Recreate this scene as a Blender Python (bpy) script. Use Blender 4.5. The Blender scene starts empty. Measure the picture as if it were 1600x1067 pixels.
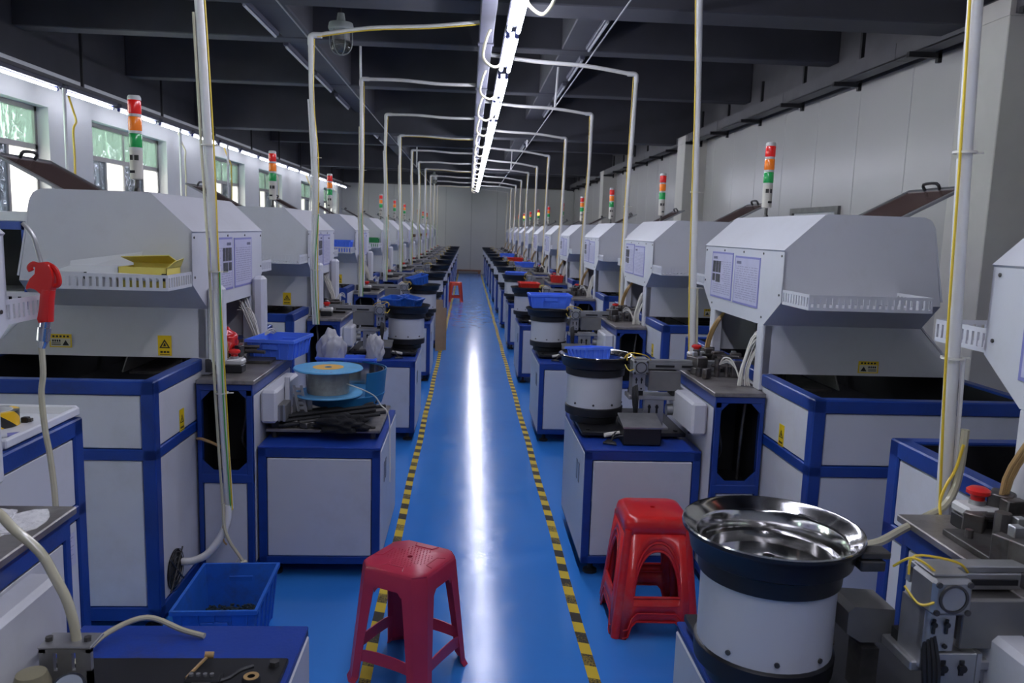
import bpy, bmesh, math, random
from mathutils import Vector, Matrix
random.seed(11)
R = random.Random(5)
sc = bpy.context.scene
COL = sc.collection

# ------------------------------------------------------------------ camera
cam_d = bpy.data.cameras.new('camera')
cam = bpy.data.objects.new('camera', cam_d); COL.objects.link(cam)
cam_d.sensor_width = 36.0
cam_d.lens = 1230.0 / 1600.0 * 36.0
cam_d.clip_start = 0.05; cam_d.clip_end = 200
cam.matrix_world = Matrix(((0.99800291, -0.02369581, -0.05855513, 0.0),
                           (-0.05464846, 0.14104125, -0.98849426, 0.0),
                           (0.03168186, 0.98972010, 0.13946464, 1.70),
                           (0, 0, 0, 1)))
cam_d.dof.use_dof = True
cam_d.dof.focus_distance = 2.9
cam_d.dof.aperture_fstop = 7.0
sc.camera = cam

# ------------------------------------------------------------------ world, exposure
w = bpy.data.worlds.new('world'); sc.world = w; w.use_nodes = True
bg = w.node_tree.nodes['Background']
bg.inputs[0].default_value = (0.93, 0.97, 1.0, 1); bg.inputs[1].default_value = 20.0
sc.view_settings.view_transform = 'Standard'
sc.view_settings.look = 'None'
sc.view_settings.gamma = 1.0
sc.view_settings.use_curve_mapping = False
sc.view_settings.exposure = 0.0
TUBE_STRENGTH = 64.0

# ------------------------------------------------------------------ materials
M = {}
def mat(name, col, rough=0.5, metal=0.0, var=0.0, vscale=6.0, dirt=None, dirt_amt=0.0, dscale=3.0,
        bump=0.0, bscale=40.0, emit=None, estr=0.0, coat=0.0, trans=0.0, alpha=1.0, spec=0.5):
    m = bpy.data.materials.new(name); m.use_nodes = True
    nt = m.node_tree; N = nt.nodes; L = nt.links
    b = N['Principled BSDF']
    b.inputs['Base Color'].default_value = (*col, 1)
    b.inputs['Roughness'].default_value = rough
    b.inputs['Metallic'].default_value = metal
    b.inputs['Specular IOR Level'].default_value = spec
    if coat: b.inputs['Coat Weight'].default_value = coat; b.inputs['Coat Roughness'].default_value = 0.08
    if trans: b.inputs['Transmission Weight'].default_value = trans
    if alpha < 1: b.inputs['Alpha'].default_value = alpha
    if emit: b.inputs['Emission Color'].default_value = (*emit, 1); b.inputs['Emission Strength'].default_value = estr
    tc = N.new('ShaderNodeTexCoord')
    if var > 0 or dirt:
        n1 = N.new('ShaderNodeTexNoise'); n1.inputs['Scale'].default_value = vscale; n1.inputs['Detail'].default_value = 5
        L.new(tc.outputs['Object'], n1.inputs['Vector'])
        r1 = N.new('ShaderNodeValToRGB')
        r1.color_ramp.elements[0].position = 0.3; r1.color_ramp.elements[1].position = 0.7
        r1.color_ramp.elements[0].color = tuple(max(0, c * (1 - var)) for c in col) + (1,)
        r1.color_ramp.elements[1].color = tuple(min(1, c * (1 + var)) for c in col) + (1,)
        L.new(n1.outputs['Fac'], r1.inputs[0])
        out = r1.outputs[0]
        if dirt:
            n2 = N.new('ShaderNodeTexNoise'); n2.inputs['Scale'].default_value = dscale; n2.inputs['Detail'].default_value = 8
            n2.inputs['Roughness'].default_value = 0.7
            L.new(tc.outputs['Object'], n2.inputs['Vector'])
            r2 = N.new('ShaderNodeValToRGB')
            r2.color_ramp.elements[0].position = 0.52; r2.color_ramp.elements[1].position = 0.72
            r2.color_ramp.elements[0].color = (0, 0, 0, 1); r2.color_ramp.elements[1].color = (dirt_amt,) * 3 + (1,)
            L.new(n2.outputs['Fac'], r2.inputs[0])
            mx = N.new('ShaderNodeMix'); mx.data_type = 'RGBA'
            L.new(r2.outputs[0], mx.inputs[0]); L.new(out, mx.inputs[6]); mx.inputs[7].default_value = (*dirt, 1)
            out = mx.outputs[2]
        L.new(out, b.inputs['Base Color'])
    if bump > 0:
        n3 = N.new('ShaderNodeTexNoise'); n3.inputs['Scale'].default_value = bscale; n3.inputs['Detail'].default_value = 3
        L.new(tc.outputs['Object'], n3.inputs['Vector'])
        bp = N.new('ShaderNodeBump'); bp.inputs['Strength'].default_value = bump; bp.inputs['Distance'].default_value = 0.01
        L.new(n3.outputs['Fac'], bp.inputs['Height']); L.new(bp.outputs[0], b.inputs['Normal'])
    M[name] = m
    return m

mat('white', (0.60, 0.60, 0.63), 0.42, var=0.04, vscale=2.0, dirt=(0.40, 0.37, 0.33), dirt_amt=0.28, dscale=2.6, bump=0.02, bscale=60)
mat('hoodwhite', (0.60, 0.60, 0.64), 0.40, var=0.03, vscale=2.0, dirt=(0.42, 0.40, 0.38), dirt_amt=0.18, dscale=5.0, bump=0.02, bscale=60)
mat('bluepaint', (0.010, 0.045, 0.25), 0.38, var=0.14, vscale=5.0, dirt=(0.02, 0.03, 0.09), dirt_amt=0.5, dscale=9.0, bump=0.05, bscale=90)
mat('bluetop', (0.012, 0.050, 0.32), 0.36, var=0.12, vscale=5.0, dirt=(0.04, 0.035, 0.06), dirt_amt=0.75, dscale=5.0, bump=0.05, bscale=90)
mat('black', (0.012, 0.012, 0.014), 0.45, var=0.2, vscale=8.0)
mat('liner', (0.010, 0.010, 0.012), 0.6, var=0.3, vscale=8.0)
mat('rubber', (0.015, 0.015, 0.016), 0.7, bump=0.1)
mat('darkmetal', (0.10, 0.095, 0.09), 0.45, metal=0.6, var=0.4, vscale=14, dirt=(0.03, 0.02, 0.015), dirt_amt=0.6, dscale=12)
mat('tooling', (0.12, 0.11, 0.105), 0.4, metal=0.7, var=0.5, vscale=20, dirt=(0.10, 0.045, 0.02), dirt_amt=0.5, dscale=18)
mat('tabletop', (0.26, 0.24, 0.225), 0.38, metal=0.55, var=0.3, vscale=7, dirt=(0.09, 0.07, 0.055), dirt_amt=0.7, dscale=8)
mat('alu', (0.42, 0.42, 0.42), 0.38, metal=0.75, var=0.15, vscale=12)
mat('greyplate', (0.20, 0.195, 0.185), 0.5, metal=0.4, var=0.12, vscale=10)
mat('steel', (0.62, 0.61, 0.60), 0.13, metal=1.0, var=0.12, vscale=9, bump=0.03, bscale=14)
mat('chrome', (0.75, 0.75, 0.76), 0.15, metal=1.0)
mat('pvc', (0.72, 0.71, 0.70), 0.35, var=0.05, vscale=4, dirt=(0.55, 0.48, 0.36), dirt_amt=0.4, dscale=4)
mat('clearhose', (0.55, 0.51, 0.36), 0.25, var=0.08, vscale=10, coat=0.4)
mat('creamcable', (0.66, 0.60, 0.42), 0.45)
mat('yellowwire', (0.75, 0.52, 0.04), 0.4)
mat('greenwire', (0.10, 0.42, 0.10), 0.4)
mat('whitewire', (0.70, 0.67, 0.60), 0.45)
mat('blackwire', (0.015, 0.015, 0.016), 0.5)
mat('brownwire', (0.42, 0.26, 0.10), 0.45)
mat('binblue', (0.085, 0.205, 0.86), 0.36, var=0.10, vscale=6, spec=0.4)
mat('binbluedirty', (0.020, 0.125, 0.55), 0.42, var=0.15, vscale=6, dirt=(0.05, 0.06, 0.09), dirt_amt=0.5, dscale=7)
mat('binred', (0.70, 0.035, 0.02), 0.4, var=0.1)
mat('bingreen', (0.015, 0.20, 0.06), 0.4, var=0.1)
mat('binbrown', (0.10, 0.055, 0.035), 0.5, var=0.1)
mat('stoolrose', (0.50, 0.030, 0.070), 0.36, var=0.07, vscale=8, bump=0.03, bscale=60)
mat('stoolred', (0.66, 0.016, 0.016), 0.28, var=0.06, vscale=8, coat=0.25, dirt=(0.60, 0.16, 0.14), dirt_amt=0.5, dscale=9)
mat('stoolorange', (0.66, 0.05, 0.018), 0.35, var=0.06)
mat('redplastic', (0.62, 0.015, 0.012), 0.3, coat=0.3)
mat('redlens', (0.62, 0.012, 0.012), 0.22, emit=(1, 0.03, 0.02), estr=0.12, coat=0.4)
mat('orangelens', (0.80, 0.18, 0.01), 0.22, emit=(1, 0.25, 0.02), estr=0.12, coat=0.4)
mat('greenlens', (0.01, 0.26, 0.06), 0.22, emit=(0.05, 0.6, 0.15), estr=0.08, coat=0.4)
mat('orangelit', (0.95, 0.5, 0.05), 0.22, emit=(1, 0.52, 0.06), estr=3.0)
mat('lensgrey', (0.55, 0.54, 0.52), 0.4)
mat('towerbody', (0.55, 0.52, 0.46), 0.45)
mat('posterframe', (0.22, 0.22, 0.50), 0.4)
mat('paper', (0.52, 0.51, 0.66), 0.35, var=0.05, vscale=20)
mat('ink', (0.16, 0.16, 0.24), 0.6)
mat('inkfaint', (0.36, 0.35, 0.48), 0.6)
mat('photoink', (0.06, 0.06, 0.07), 0.5, var=0.5, vscale=60)
mat('warnyellow', (0.80, 0.55, 0.01), 0.4)
mat('warnwhite', (0.62, 0.58, 0.45), 0.5)
mat('cardyellow', (0.72, 0.60, 0.13), 0.6, var=0.06)
mat('cardwhite', (0.66, 0.66, 0.70), 0.6)
mat('cardboard', (0.36, 0.23, 0.13), 0.75, var=0.12, vscale=8)
mat('brownpane', (0.12, 0.075, 0.065), 0.22, var=0.06, coat=0.3)
mat('lidframe', (0.34, 0.34, 0.35), 0.4, metal=0.5)
mat('beamdark', (0.050, 0.050, 0.060), 0.7, var=0.15, vscale=2)
mat('beamedge', (0.052, 0.052, 0.062), 0.65, var=0.15, vscale=2)
mat('ceilingdark', (0.022, 0.022, 0.028), 0.8, var=0.2, vscale=2)
mat('wallwhite', (0.66, 0.66, 0.67), 0.6, var=0.04, vscale=1.5)
mat('wallpanel', (0.50, 0.48, 0.475), 0.27, var=0.03, vscale=0.8, spec=0.5)
mat('backpanel', (0.64, 0.63, 0.60), 0.42, var=0.04, vscale=0.8)
mat('column', (0.60, 0.57, 0.53), 0.5, var=0.03)
mat('traydark', (0.085, 0.082, 0.088), 0.5, var=0.1)
mat('trunk', (0.085, 0.085, 0.115), 0.45, var=0.12, vscale=6)
mat('tube', (0.9, 0.9, 0.95), 0.3, emit=(0.83, 0.85, 1.0), estr=TUBE_STRENGTH)
mat('tubewall', (0.9, 0.9, 0.95), 0.3, emit=(0.86, 0.89, 1.0), estr=TUBE_STRENGTH * 0.30)
mat('tubeoff', (0.55, 0.55, 0.56), 0.3)
mat('tubecap', (0.03, 0.05, 0.25), 0.4)
mat('concrete', (0.55, 0.55, 0.53), 0.9, var=0.1)
mat('leaf', (0.10, 0.22, 0.05), 0.5, var=0.5, vscale=2)
mat('bark', (0.10, 0.07, 0.05), 0.9, var=0.2)
mat('winframe', (0.30, 0.29, 0.29), 0.4, metal=0.6)
mat('powder', (0.72, 0.71, 0.70), 0.9, var=0.15, vscale=30, bump=0.6, bscale=60)
mat('spoolblue', (0.13, 0.40, 0.66), 0.45, var=0.08, vscale=12, dirt=(0.10, 0.20, 0.30), dirt_amt=0.4, dscale=20)
mat('bowlblue', (0.015, 0.16, 0.36), 0.4, var=0.1)
mat('reelorange', (0.75, 0.42, 0.08), 0.55)
mat('clearwind', (0.30, 0.29, 0.25), 0.35, var=0.2, vscale=30)
mat('cloth', (0.012, 0.012, 0.014), 0.95, var=0.3, vscale=20, bump=0.5, bscale=50)
mat('plasticbag', (0.55, 0.54, 0.56), 0.25, alpha=0.75, bump=0.5, bscale=25)
mat('tapeyellow', (0.78, 0.50, 0.01), 0.35)
mat('brassy', (0.30, 0.27, 0.17), 0.4, metal=0.3)
mat('glassface', (0.30, 0.33, 0.38), 0.08, coat=0.5)
mat('debris', (0.05, 0.07, 0.07), 0.5, metal=0.3, var=0.8, vscale=90, bump=1.0, bscale=160)
mat('lampmetal', (0.34, 0.37, 0.35), 0.5, metal=0.4)
mat('woodplank', (0.30, 0.15, 0.08), 0.7, var=0.2)

# floor: glossy blue epoxy with faint wear
def floor_mat():
    m = bpy.data.materials.new('floor'); m.use_nodes = True; nt = m.node_tree; N = nt.nodes; L = nt.links
    b = N['Principled BSDF']; tc = N.new('ShaderNodeTexCoord')
    n1 = N.new('ShaderNodeTexNoise'); n1.inputs['Scale'].default_value = 1.3; n1.inputs['Detail'].default_value = 6
    L.new(tc.outputs['Object'], n1.inputs['Vector'])
    r = N.new('ShaderNodeValToRGB'); r.color_ramp.elements[0].position = 0.3; r.color_ramp.elements[1].position = 0.75
    r.color_ramp.elements[0].color = (0.035, 0.215, 0.66, 1); r.color_ramp.elements[1].color = (0.045, 0.245, 0.71, 1)
    L.new(n1.outputs['Fac'], r.inputs[0])
    n2 = N.new('ShaderNodeTexNoise'); n2.inputs['Scale'].default_value = 5; n2.inputs['Detail'].default_value = 9; n2.inputs['Roughness'].default_value = 0.75
    L.new(tc.outputs['Object'], n2.inputs['Vector'])
    mr = N.new('ShaderNodeMapRange'); mr.inputs[1].default_value = 0.3; mr.inputs[2].default_value = 0.75
    mr.inputs[3].default_value = 0.11; mr.inputs[4].default_value = 0.23
    L.new(n2.outputs['Fac'], mr.inputs[0]); L.new(mr.outputs[0], b.inputs['Roughness'])
    n4 = N.new('ShaderNodeTexNoise'); n4.inputs['Scale'].default_value = 3.2; n4.inputs['Detail'].default_value = 10; n4.inputs['Roughness'].default_value = 0.8
    L.new(tc.outputs['Object'], n4.inputs['Vector'])
    r4 = N.new('ShaderNodeValToRGB'); r4.color_ramp.elements[0].position = 0.62; r4.color_ramp.elements[1].position = 0.80
    r4.color_ramp.elements[0].color = (0, 0, 0, 1); r4.color_ramp.elements[1].color = (0.35, 0.35, 0.35, 1)
    L.new(n4.outputs['Fac'], r4.inputs[0])
    mx = N.new('ShaderNodeMix'); mx.data_type = 'RGBA'
    L.new(r4.outputs[0], mx.inputs[0]); L.new(r.outputs[0], mx.inputs[6]); mx.inputs[7].default_value = (0.03, 0.09, 0.30, 1)
    L.new(mx.outputs[2], b.inputs['Base Color'])
    n3 = N.new('ShaderNodeTexNoise'); n3.inputs['Scale'].default_value = 9; n3.inputs['Detail'].default_value = 4
    L.new(tc.outputs['Object'], n3.inputs['Vector'])
    bp = N.new('ShaderNodeBump'); bp.inputs['Strength'].default_value = 0.09; bp.inputs['Distance'].default_value = 0.01
    L.new(n3.outputs['Fac'], bp.inputs['Height']); L.new(bp.outputs[0], b.inputs['Normal'])
    b.inputs['Specular IOR Level'].default_value = 0.5
    M['floor'] = m
floor_mat()

def tape_mat():
    m = bpy.data.materials.new('hazardtape'); m.use_nodes = True; nt = m.node_tree; N = nt.nodes; L = nt.links
    b = N['Principled BSDF']; tc = N.new('ShaderNodeTexCoord'); sx = N.new('ShaderNodeSeparateXYZ')
    L.new(tc.outputs['Object'], sx.inputs[0])
    a = N.new('ShaderNodeMath'); a.operation = 'MULTIPLY_ADD'; L.new(sx.outputs[0], a.inputs[0]); a.inputs[1].default_value = 0.35; L.new(sx.outputs[1], a.inputs[2])
    f = N.new('ShaderNodeMath'); f.operation = 'MULTIPLY'; L.new(a.outputs[0], f.inputs[0]); f.inputs[1].default_value = 1 / 0.175
    fr = N.new('ShaderNodeMath'); fr.operation = 'FRACT'; L.new(f.outputs[0], fr.inputs[0])
    gt = N.new('ShaderNodeMath'); gt.operation = 'GREATER_THAN'; L.new(fr.outputs[0], gt.inputs[0]); gt.inputs[1].default_value = 0.50
    n = N.new('ShaderNodeTexNoise'); n.inputs['Scale'].default_value = 2.2; n.inputs['Detail'].default_value = 3
    L.new(tc.outputs['Object'], n.inputs['Vector'])
    n2 = N.new('ShaderNodeTexNoise'); n2.inputs['Scale'].default_value = 120; n2.inputs['Detail'].default_value = 2
    L.new(tc.outputs['Object'], n2.inputs['Vector'])
    ad = N.new('ShaderNodeMath'); ad.operation = 'MULTIPLY_ADD'; L.new(n2.outputs['Fac'], ad.inputs[0]); ad.inputs[1].default_value = 0.35; L.new(n.outputs['Fac'], ad.inputs[2])
    wr = N.new('ShaderNodeMapRange'); L.new(ad.outputs[0], wr.inputs[0]); wr.inputs[1].default_value = 0.70; wr.inputs[2].default_value = 0.86
    wr.inputs[3].default_value = 0.97; wr.inputs[4].default_value = 0.40
    mu = N.new('ShaderNodeMath'); mu.operation = 'MULTIPLY'; L.new(gt.outputs[0], mu.inputs[0]); L.new(wr.outputs[0], mu.inputs[1])
    mx = N.new('ShaderNodeMix'); mx.data_type = 'RGBA'; L.new(mu.outputs[0], mx.inputs[0])
    mx.inputs[6].default_value = (0.62, 0.44, 0.02, 1); mx.inputs[7].default_value = (0.010, 0.010, 0.012, 1)
    L.new(mx.outputs[2], b.inputs['Base Color']); b.inputs['Roughness'].default_value = 0.6; b.inputs['Specular IOR Level'].default_value = 0.25
    M['hazardtape'] = m
tape_mat()

def tape_roll_mat():
    m = bpy.data.materials.new('hazardroll'); m.use_nodes = True; nt = m.node_tree; N = nt.nodes; L = nt.links
    b = N['Principled BSDF']; tc = N.new('ShaderNodeTexCoord'); sx = N.new('ShaderNodeSeparateXYZ')
    L.new(tc.outputs['Object'], sx.inputs[0])
    at = N.new('ShaderNodeMath'); at.operation = 'ARCTAN2'; L.new(sx.outputs[1], at.inputs[0]); L.new(sx.outputs[0], at.inputs[1])
    a = N.new('ShaderNodeMath'); a.operation = 'MULTIPLY_ADD'; L.new(sx.outputs[2], a.inputs[0]); a.inputs[1].default_value = 22; L.new(at.outputs[0], a.inputs[2])
    f = N.new('ShaderNodeMath'); f.operation = 'MULTIPLY'; L.new(a.outputs[0], f.inputs[0]); f.inputs[1].default_value = 0.64
    fr = N.new('ShaderNodeMath'); fr.operation = 'FRACT'; L.new(f.outputs[0], fr.inputs[0])
    gt = N.new('ShaderNodeMath'); gt.operation = 'GREATER_THAN'; L.new(fr.outputs[0], gt.inputs[0]); gt.inputs[1].default_value = 0.55
    mx = N.new('ShaderNodeMix'); mx.data_type = 'RGBA'; L.new(gt.outputs[0], mx.inputs[0])
    mx.inputs[6].default_value = (0.80, 0.47, 0.01, 1); mx.inputs[7].default_value = (0.018, 0.018, 0.02, 1)
    L.new(mx.outputs[2], b.inputs['Base Color']); b.inputs['Roughness'].default_value = 0.3
    M['hazardroll'] = m
tape_roll_mat()

def pane_mat(name, tint, k_trans, gloss_rough, bump, transl):
    """window glass: tinted see-through + translucent film + rippled gloss"""
    m = bpy.data.materials.new(name); m.use_nodes = True; nt = m.node_tree; N = nt.nodes; L = nt.links
    N.remove(N['Principled BSDF']); out = N['Material Output']
    tc = N.new('ShaderNodeTexCoord'); mp = N.new('ShaderNodeMapping'); mp.inputs['Scale'].default_value = (1, 1.0, 0.45)
    L.new(tc.outputs['Object'], mp.inputs[0])
    n = N.new('ShaderNodeTexNoise'); n.inputs['Scale'].default_value = 5; n.inputs['Detail'].default_value = 2; n.inputs['Distortion'].default_value = 1.4
    L.new(mp.outputs[0], n.inputs['Vector'])
    bp = N.new('ShaderNodeBump'); bp.inputs['Strength'].default_value = bump; bp.inputs['Distance'].default_value = 0.05
    L.new(n.outputs['Fac'], bp.inputs['Height'])
    t = N.new('ShaderNodeBsdfTransparent'); t.inputs[0].default_value = (*tint, 1)
    tl = N.new('ShaderNodeBsdfTranslucent'); tl.inputs[0].default_value = (*transl, 1)
    g = N.new('ShaderNodeBsdfGlossy'); g.inputs['Roughness'].default_value = gloss_rough; L.new(bp.outputs[0], g.inputs['Normal'])
    m1 = N.new('ShaderNodeMixShader'); m1.inputs[0].default_value = k_trans; L.new(tl.outputs[0], m1.inputs[1]); L.new(t.outputs[0], m1.inputs[2])
    fz = N.new('ShaderNodeFresnel'); L.new(bp.outputs[0], fz.inputs['Normal']); fz.inputs[0].default_value = 1.5
    m2 = N.new('ShaderNodeMixShader'); L.new(fz.outputs[0], m2.inputs[0]); L.new(m1.outputs[0], m2.inputs[1]); L.new(g.outputs[0], m2.inputs[2])
    L.new(m2.outputs[0], out.inputs[0])
    M[name] = m
pane_mat('panegreen', (0.60, 0.72, 0.62), 0.75, 0.03, 0.35, (0.45, 0.55, 0.5))
pane_mat('panefrost', (0.9, 0.9, 0.85), 0.5, 0.15, 0.1, (0.9, 0.88, 0.82))
pane_mat('panedark', (0.22, 0.24, 0.27), 0.8, 0.04, 0.8, (0.3, 0.32, 0.36))
pane_mat('lampglass', (0.75, 0.75, 0.72), 0.8, 0.05, 0.1, (0.6, 0.6, 0.58))

# ------------------------------------------------------------------ mesh builder
MIRROR = False; DY = 0.0; DX = 0.0
def xf(p):
    x, y, z = p
    return (0.2 - x + DX if MIRROR else x + DX, y + DY, z)
class MB:
    def __init__(s): s.v = []; s.f = []; s.sm = []
    def add(s, vs, fs, smooth=False):
        o = len(s.v); s.v += [tuple(v) for v in vs]; s.f += [[i + o for i in f] for f in fs]; s.sm += [smooth] * len(fs); return s
    def box(s, x0, x1, y0, y1, z0, z1, rz=0.0, mtx=None, c=0.0):
        cx, cy, cz = (x0 + x1) / 2, (y0 + y1) / 2, (z0 + z1) / 2
        hx, hy, hz = abs(x1 - x0) / 2, abs(y1 - y0) / 2, abs(z1 - z0) / 2
        c = min(c, hx * .9, hy * .9, hz * .9)
        if c <= 0:
            vs = [(i * hx, j * hy, k * hz) for k in (-1, 1) for j in (-1, 1) for i in (-1, 1)]
            fs = [(0, 2, 3, 1), (4, 5, 7, 6), (0, 1, 5, 4), (2, 6, 7, 3), (0, 4, 6, 2), (1, 3, 7, 5)]
        else:
            vs = []; idx = {}
            for k in (-1, 1):
                for j in (-1, 1):
                    for i in (-1, 1):
                        for a in range(3):
                            q = [i * (hx - c), j * (hy - c), k * (hz - c)]
                            q[a] += (i, j, k)[a] * c
                            idx[(i, j, k, a)] = len(vs); vs.append(tuple(q))
            fs = []
            for a in range(3):
                b1, b2 = (a + 1) % 3, (a + 2) % 3
                for sgn in (-1, 1):
                    def key(u, v):
                        t = [0, 0, 0]; t[a] = sgn; t[b1] = u; t[b2] = v; return idx[(t[0], t[1], t[2], a)]
                    fs.append([key(-1, -1), key(1, -1), key(1, 1), key(-1, 1)])
            for a in range(3):
                b1, b2 = (a + 1) % 3, (a + 2) % 3
                for u in (-1, 1):
                    for v in (-1, 1):
                        def k2(t_, face):
                            t = [0, 0, 0]; t[a] = t_; t[b1] = u; t[b2] = v; return idx[(t[0], t[1], t[2], face)]
                        fs.append([k2(-1, b1), k2(1, b1), k2(1, b2), k2(-1, b2)])
            for i in (-1, 1):
                for j in (-1, 1):
                    for k in (-1, 1): fs.append([idx[(i, j, k, 0)], idx[(i, j, k, 1)], idx[(i, j, k, 2)]])
        ca, sa = math.cos(rz), math.sin(rz)
        out = []
        for x, y, z in vs:
            if mtx is not None:
                q = mtx @ Vector((x, y, z)); out.append((q.x + cx, q.y + cy, q.z + cz))
            else: out.append((cx + x * ca - y * sa, cy + x * sa + y * ca, cz + z))
        return s.add(out, fs)
    def cyl(s, a, b, r0, r1=None, n=12, cap=True, smooth=True):
        r1 = r0 if r1 is None else r1
        a, b = Vector(a), Vector(b); d = (b - a)
        if d.length < 1e-9: return s
        d.normalize(); u = d.orthogonal().normalized(); v = d.cross(u)
        vs = []
        for c, r in ((a, r0), (b, r1)):
            for i in range(n):
                t = 2 * math.pi * i / n; vs.append(c + u * (r * math.cos(t)) + v * (r * math.sin(t)))
        s.add(vs, [(i, (i + 1) % n, n + (i + 1) % n, n + i) for i in range(n)], smooth)
        if cap: s.add(vs, [list(range(n - 1, -1, -1)), list(range(n, 2 * n))])
        return s
    def tube(s, pts, r, n=8, sub=5, close=False, flat=1.0):
        P = [Vector(p) for p in pts]
        if sub > 1 and len(P) > 2:
            Q = []
            for i in range(len(P) - 1):
                p0 = P[max(0, i - 1)]; p1 = P[i]; p2 = P[i + 1]; p3 = P[min(len(P) - 1, i + 2)]
                for k in range(sub):
                    t = k / sub
                    Q.append(0.5 * ((2 * p1) + (p2 - p0) * t + (2 * p0 - 5 * p1 + 4 * p2 - p3) * t * t + (3 * p1 - p0 - 3 * p2 + p3) * t ** 3))
            Q.append(P[-1]); P = Q
        vs = []; u = None
        for i, p in enumerate(P):
            d = (P[min(i + 1, len(P) - 1)] - P[max(i - 1, 0)])
            if d.length < 1e-9: d = Vector((0, 0, 1))
            d.normalize()
            if u is None: u = d.orthogonal().normalized()
            else:
                u = u - d * u.dot(d)
                u = u.normalized() if u.length > 1e-6 else d.orthogonal().normalized()
            v = d.cross(u)
            for k in range(n):
                t = 2 * math.pi * k / n; vs.append(p + u * (r * math.cos(t)) + v * (r * flat * math.sin(t)))
        m = len(P)
        s.add(vs, [(i * n + k, i * n + (k + 1) % n, (i + 1) * n + (k + 1) % n, (i + 1) * n + k) for i in range(m - 1) for k in range(n)], True)
        s.add(vs, [list(range(n - 1, -1, -1)), list(range((m - 1) * n, m * n))])
        return s
    def lathe(s, prof, c, n=32, smooth=True):
        vs = []
        for r, z in prof:
            for i in range(n):
                t = 2 * math.pi * i / n; vs.append((c[0] + r * math.cos(t), c[1] + r * math.sin(t), c[2] + z))
        m = len(prof)
        s.add(vs, [(j * n + i, j * n + (i + 1) % n, (j + 1) * n + (i + 1) % n, (j + 1) * n + i) for j in range(m - 1) for i in range(n)], smooth)
        return s
    def prism(s, poly, axis, a0, a1, smooth=False):
        """poly = 2-D points in the two other axes (x: (y,z), y: (x,z), z: (x,y))"""
        def mk(p, a):
            if axis == 'x': return (a, p[0], p[1])
            if axis == 'y': return (p[0], a, p[1])
            return (p[0], p[1], a)
        n = len(poly); vs = [mk(p, a0) for p in poly] + [mk(p, a1) for p in poly]
        s.add(vs, [list(range(n - 1, -1, -1)), list(range(n, 2 * n))])
        s.add(vs, [(i, (i + 1) % n, n + (i + 1) % n, n + i) for i in range(n)], smooth)
        return s
    def ring(s, outer, inner, axis, a0, a1):
        """flat plate with a hole; outer and inner have the same number of points"""
        def mk(p, a):
            if axis == 'x': return (a, p[0], p[1])
            if axis == 'y': return (p[0], a, p[1])
            return (p[0], p[1], a)
        n = len(outer)
        vs = [mk(p, a) for a in (a0, a1) for ring_ in (outer, inner) for p in ring_]
        fs = []
        for i in range(n):
            j = (i + 1) % n
            fs += [(i, j, n + j, n + i), (2 * n + i, 2 * n + n + i, 2 * n + n + j, 2 * n + j),
                   (i, 2 * n + i, 2 * n + j, j), (n + i, n + j, 3 * n + j, 3 * n + i)]
        return s.add(vs, fs)
    def slab(s, quad, t):
        """polygon in space with thickness t along its normal"""
        q = [Vector(p) for p in quad]; nrm = (q[1] - q[0]).cross(q[2] - q[0]).normalized() * t
        n = len(q); vs = q + [p + nrm for p in q]
        return s.add(vs, [list(range(n - 1, -1, -1)), list(range(n, 2 * n))] + [(i, (i + 1) % n, n + (i + 1) % n, n + i) for i in range(n)])
    def build(s, name, m, parent=None, org=(0, 0, 0)):
        me = bpy.data.meshes.new(name)
        o_ = Vector(xf(org)) if parent is None else Vector(parent['_o'])
        me.from_pydata([tuple(Vector(xf(v)) - o_) for v in s.v], [], s.f)
        bm = bmesh.new(); bm.from_mesh(me)
        for i, f in enumerate(bm.faces): f.smooth = s.sm[i] if i < len(s.sm) else False
        bmesh.ops.remove_doubles(bm, verts=bm.verts, dist=1e-5)
        bmesh.ops.recalc_face_normals(bm, faces=bm.faces)
        bm.to_mesh(me); bm.free()
        if any(s.sm): me.set_sharp_from_angle(angle=math.radians(40))
        me.materials.append(M[m])
        o = bpy.data.objects.new(name, me); COL.objects.link(o)
        o['_o'] = tuple(o_)
        if parent is not None: o.parent = parent
        else: o.location = o_
        return o

def tag(o, label, cat, group=None, kind=None):
    if label: o['label'] = label
    if cat: o['category'] = cat
    if group: o['group'] = group
    if kind: o['kind'] = kind
    return o
def thing(name, label, cat, org, group=None):
    o = bpy.data.objects.new(name, None); COL.objects.link(o); o.empty_display_size = 0.1
    p = xf(org); o.location = p; o['_o'] = p
    return tag(o, label, cat, group)
def struct(name, mb, m, parent=None):
    o = mb.build(name, m, parent)
    if parent is None: o['kind'] = 'structure'
    return o
KIDS = {}
def copy_tree(o, dloc=(0, 0, 0), parent=None, label=None, group=None):
    c = o.copy(); COL.objects.link(c); c.parent = parent
    if parent is None: c.location = Vector(o.location) + Vector(dloc)
    if label: c['label'] = label
    if group: c['group'] = group
    if o not in KIDS: KIDS[o] = list(o.children)
    for ch in KIDS[o]: copy_tree(ch, parent=c)
    return c
def pbox(parent, name, m, x0, x1, y0, y1, z0, z1, c=0.0, rz=0.0):
    return MB().box(x0, x1, y0, y1, z0, z1, rz=rz, c=c).build(name, m, parent)
ORD = ['nearest', 'second', 'third', 'fourth', 'fifth', 'sixth', 'seventh', 'eighth', 'ninth', 'tenth', 'eleventh', 'twelfth',
       'thirteenth', 'fourteenth', 'fifteenth', 'sixteenth', 'seventeenth', 'eighteenth', 'nineteenth', 'twentieth', 'twenty-first', 'twenty-second']
PITCH = 2.5

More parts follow.
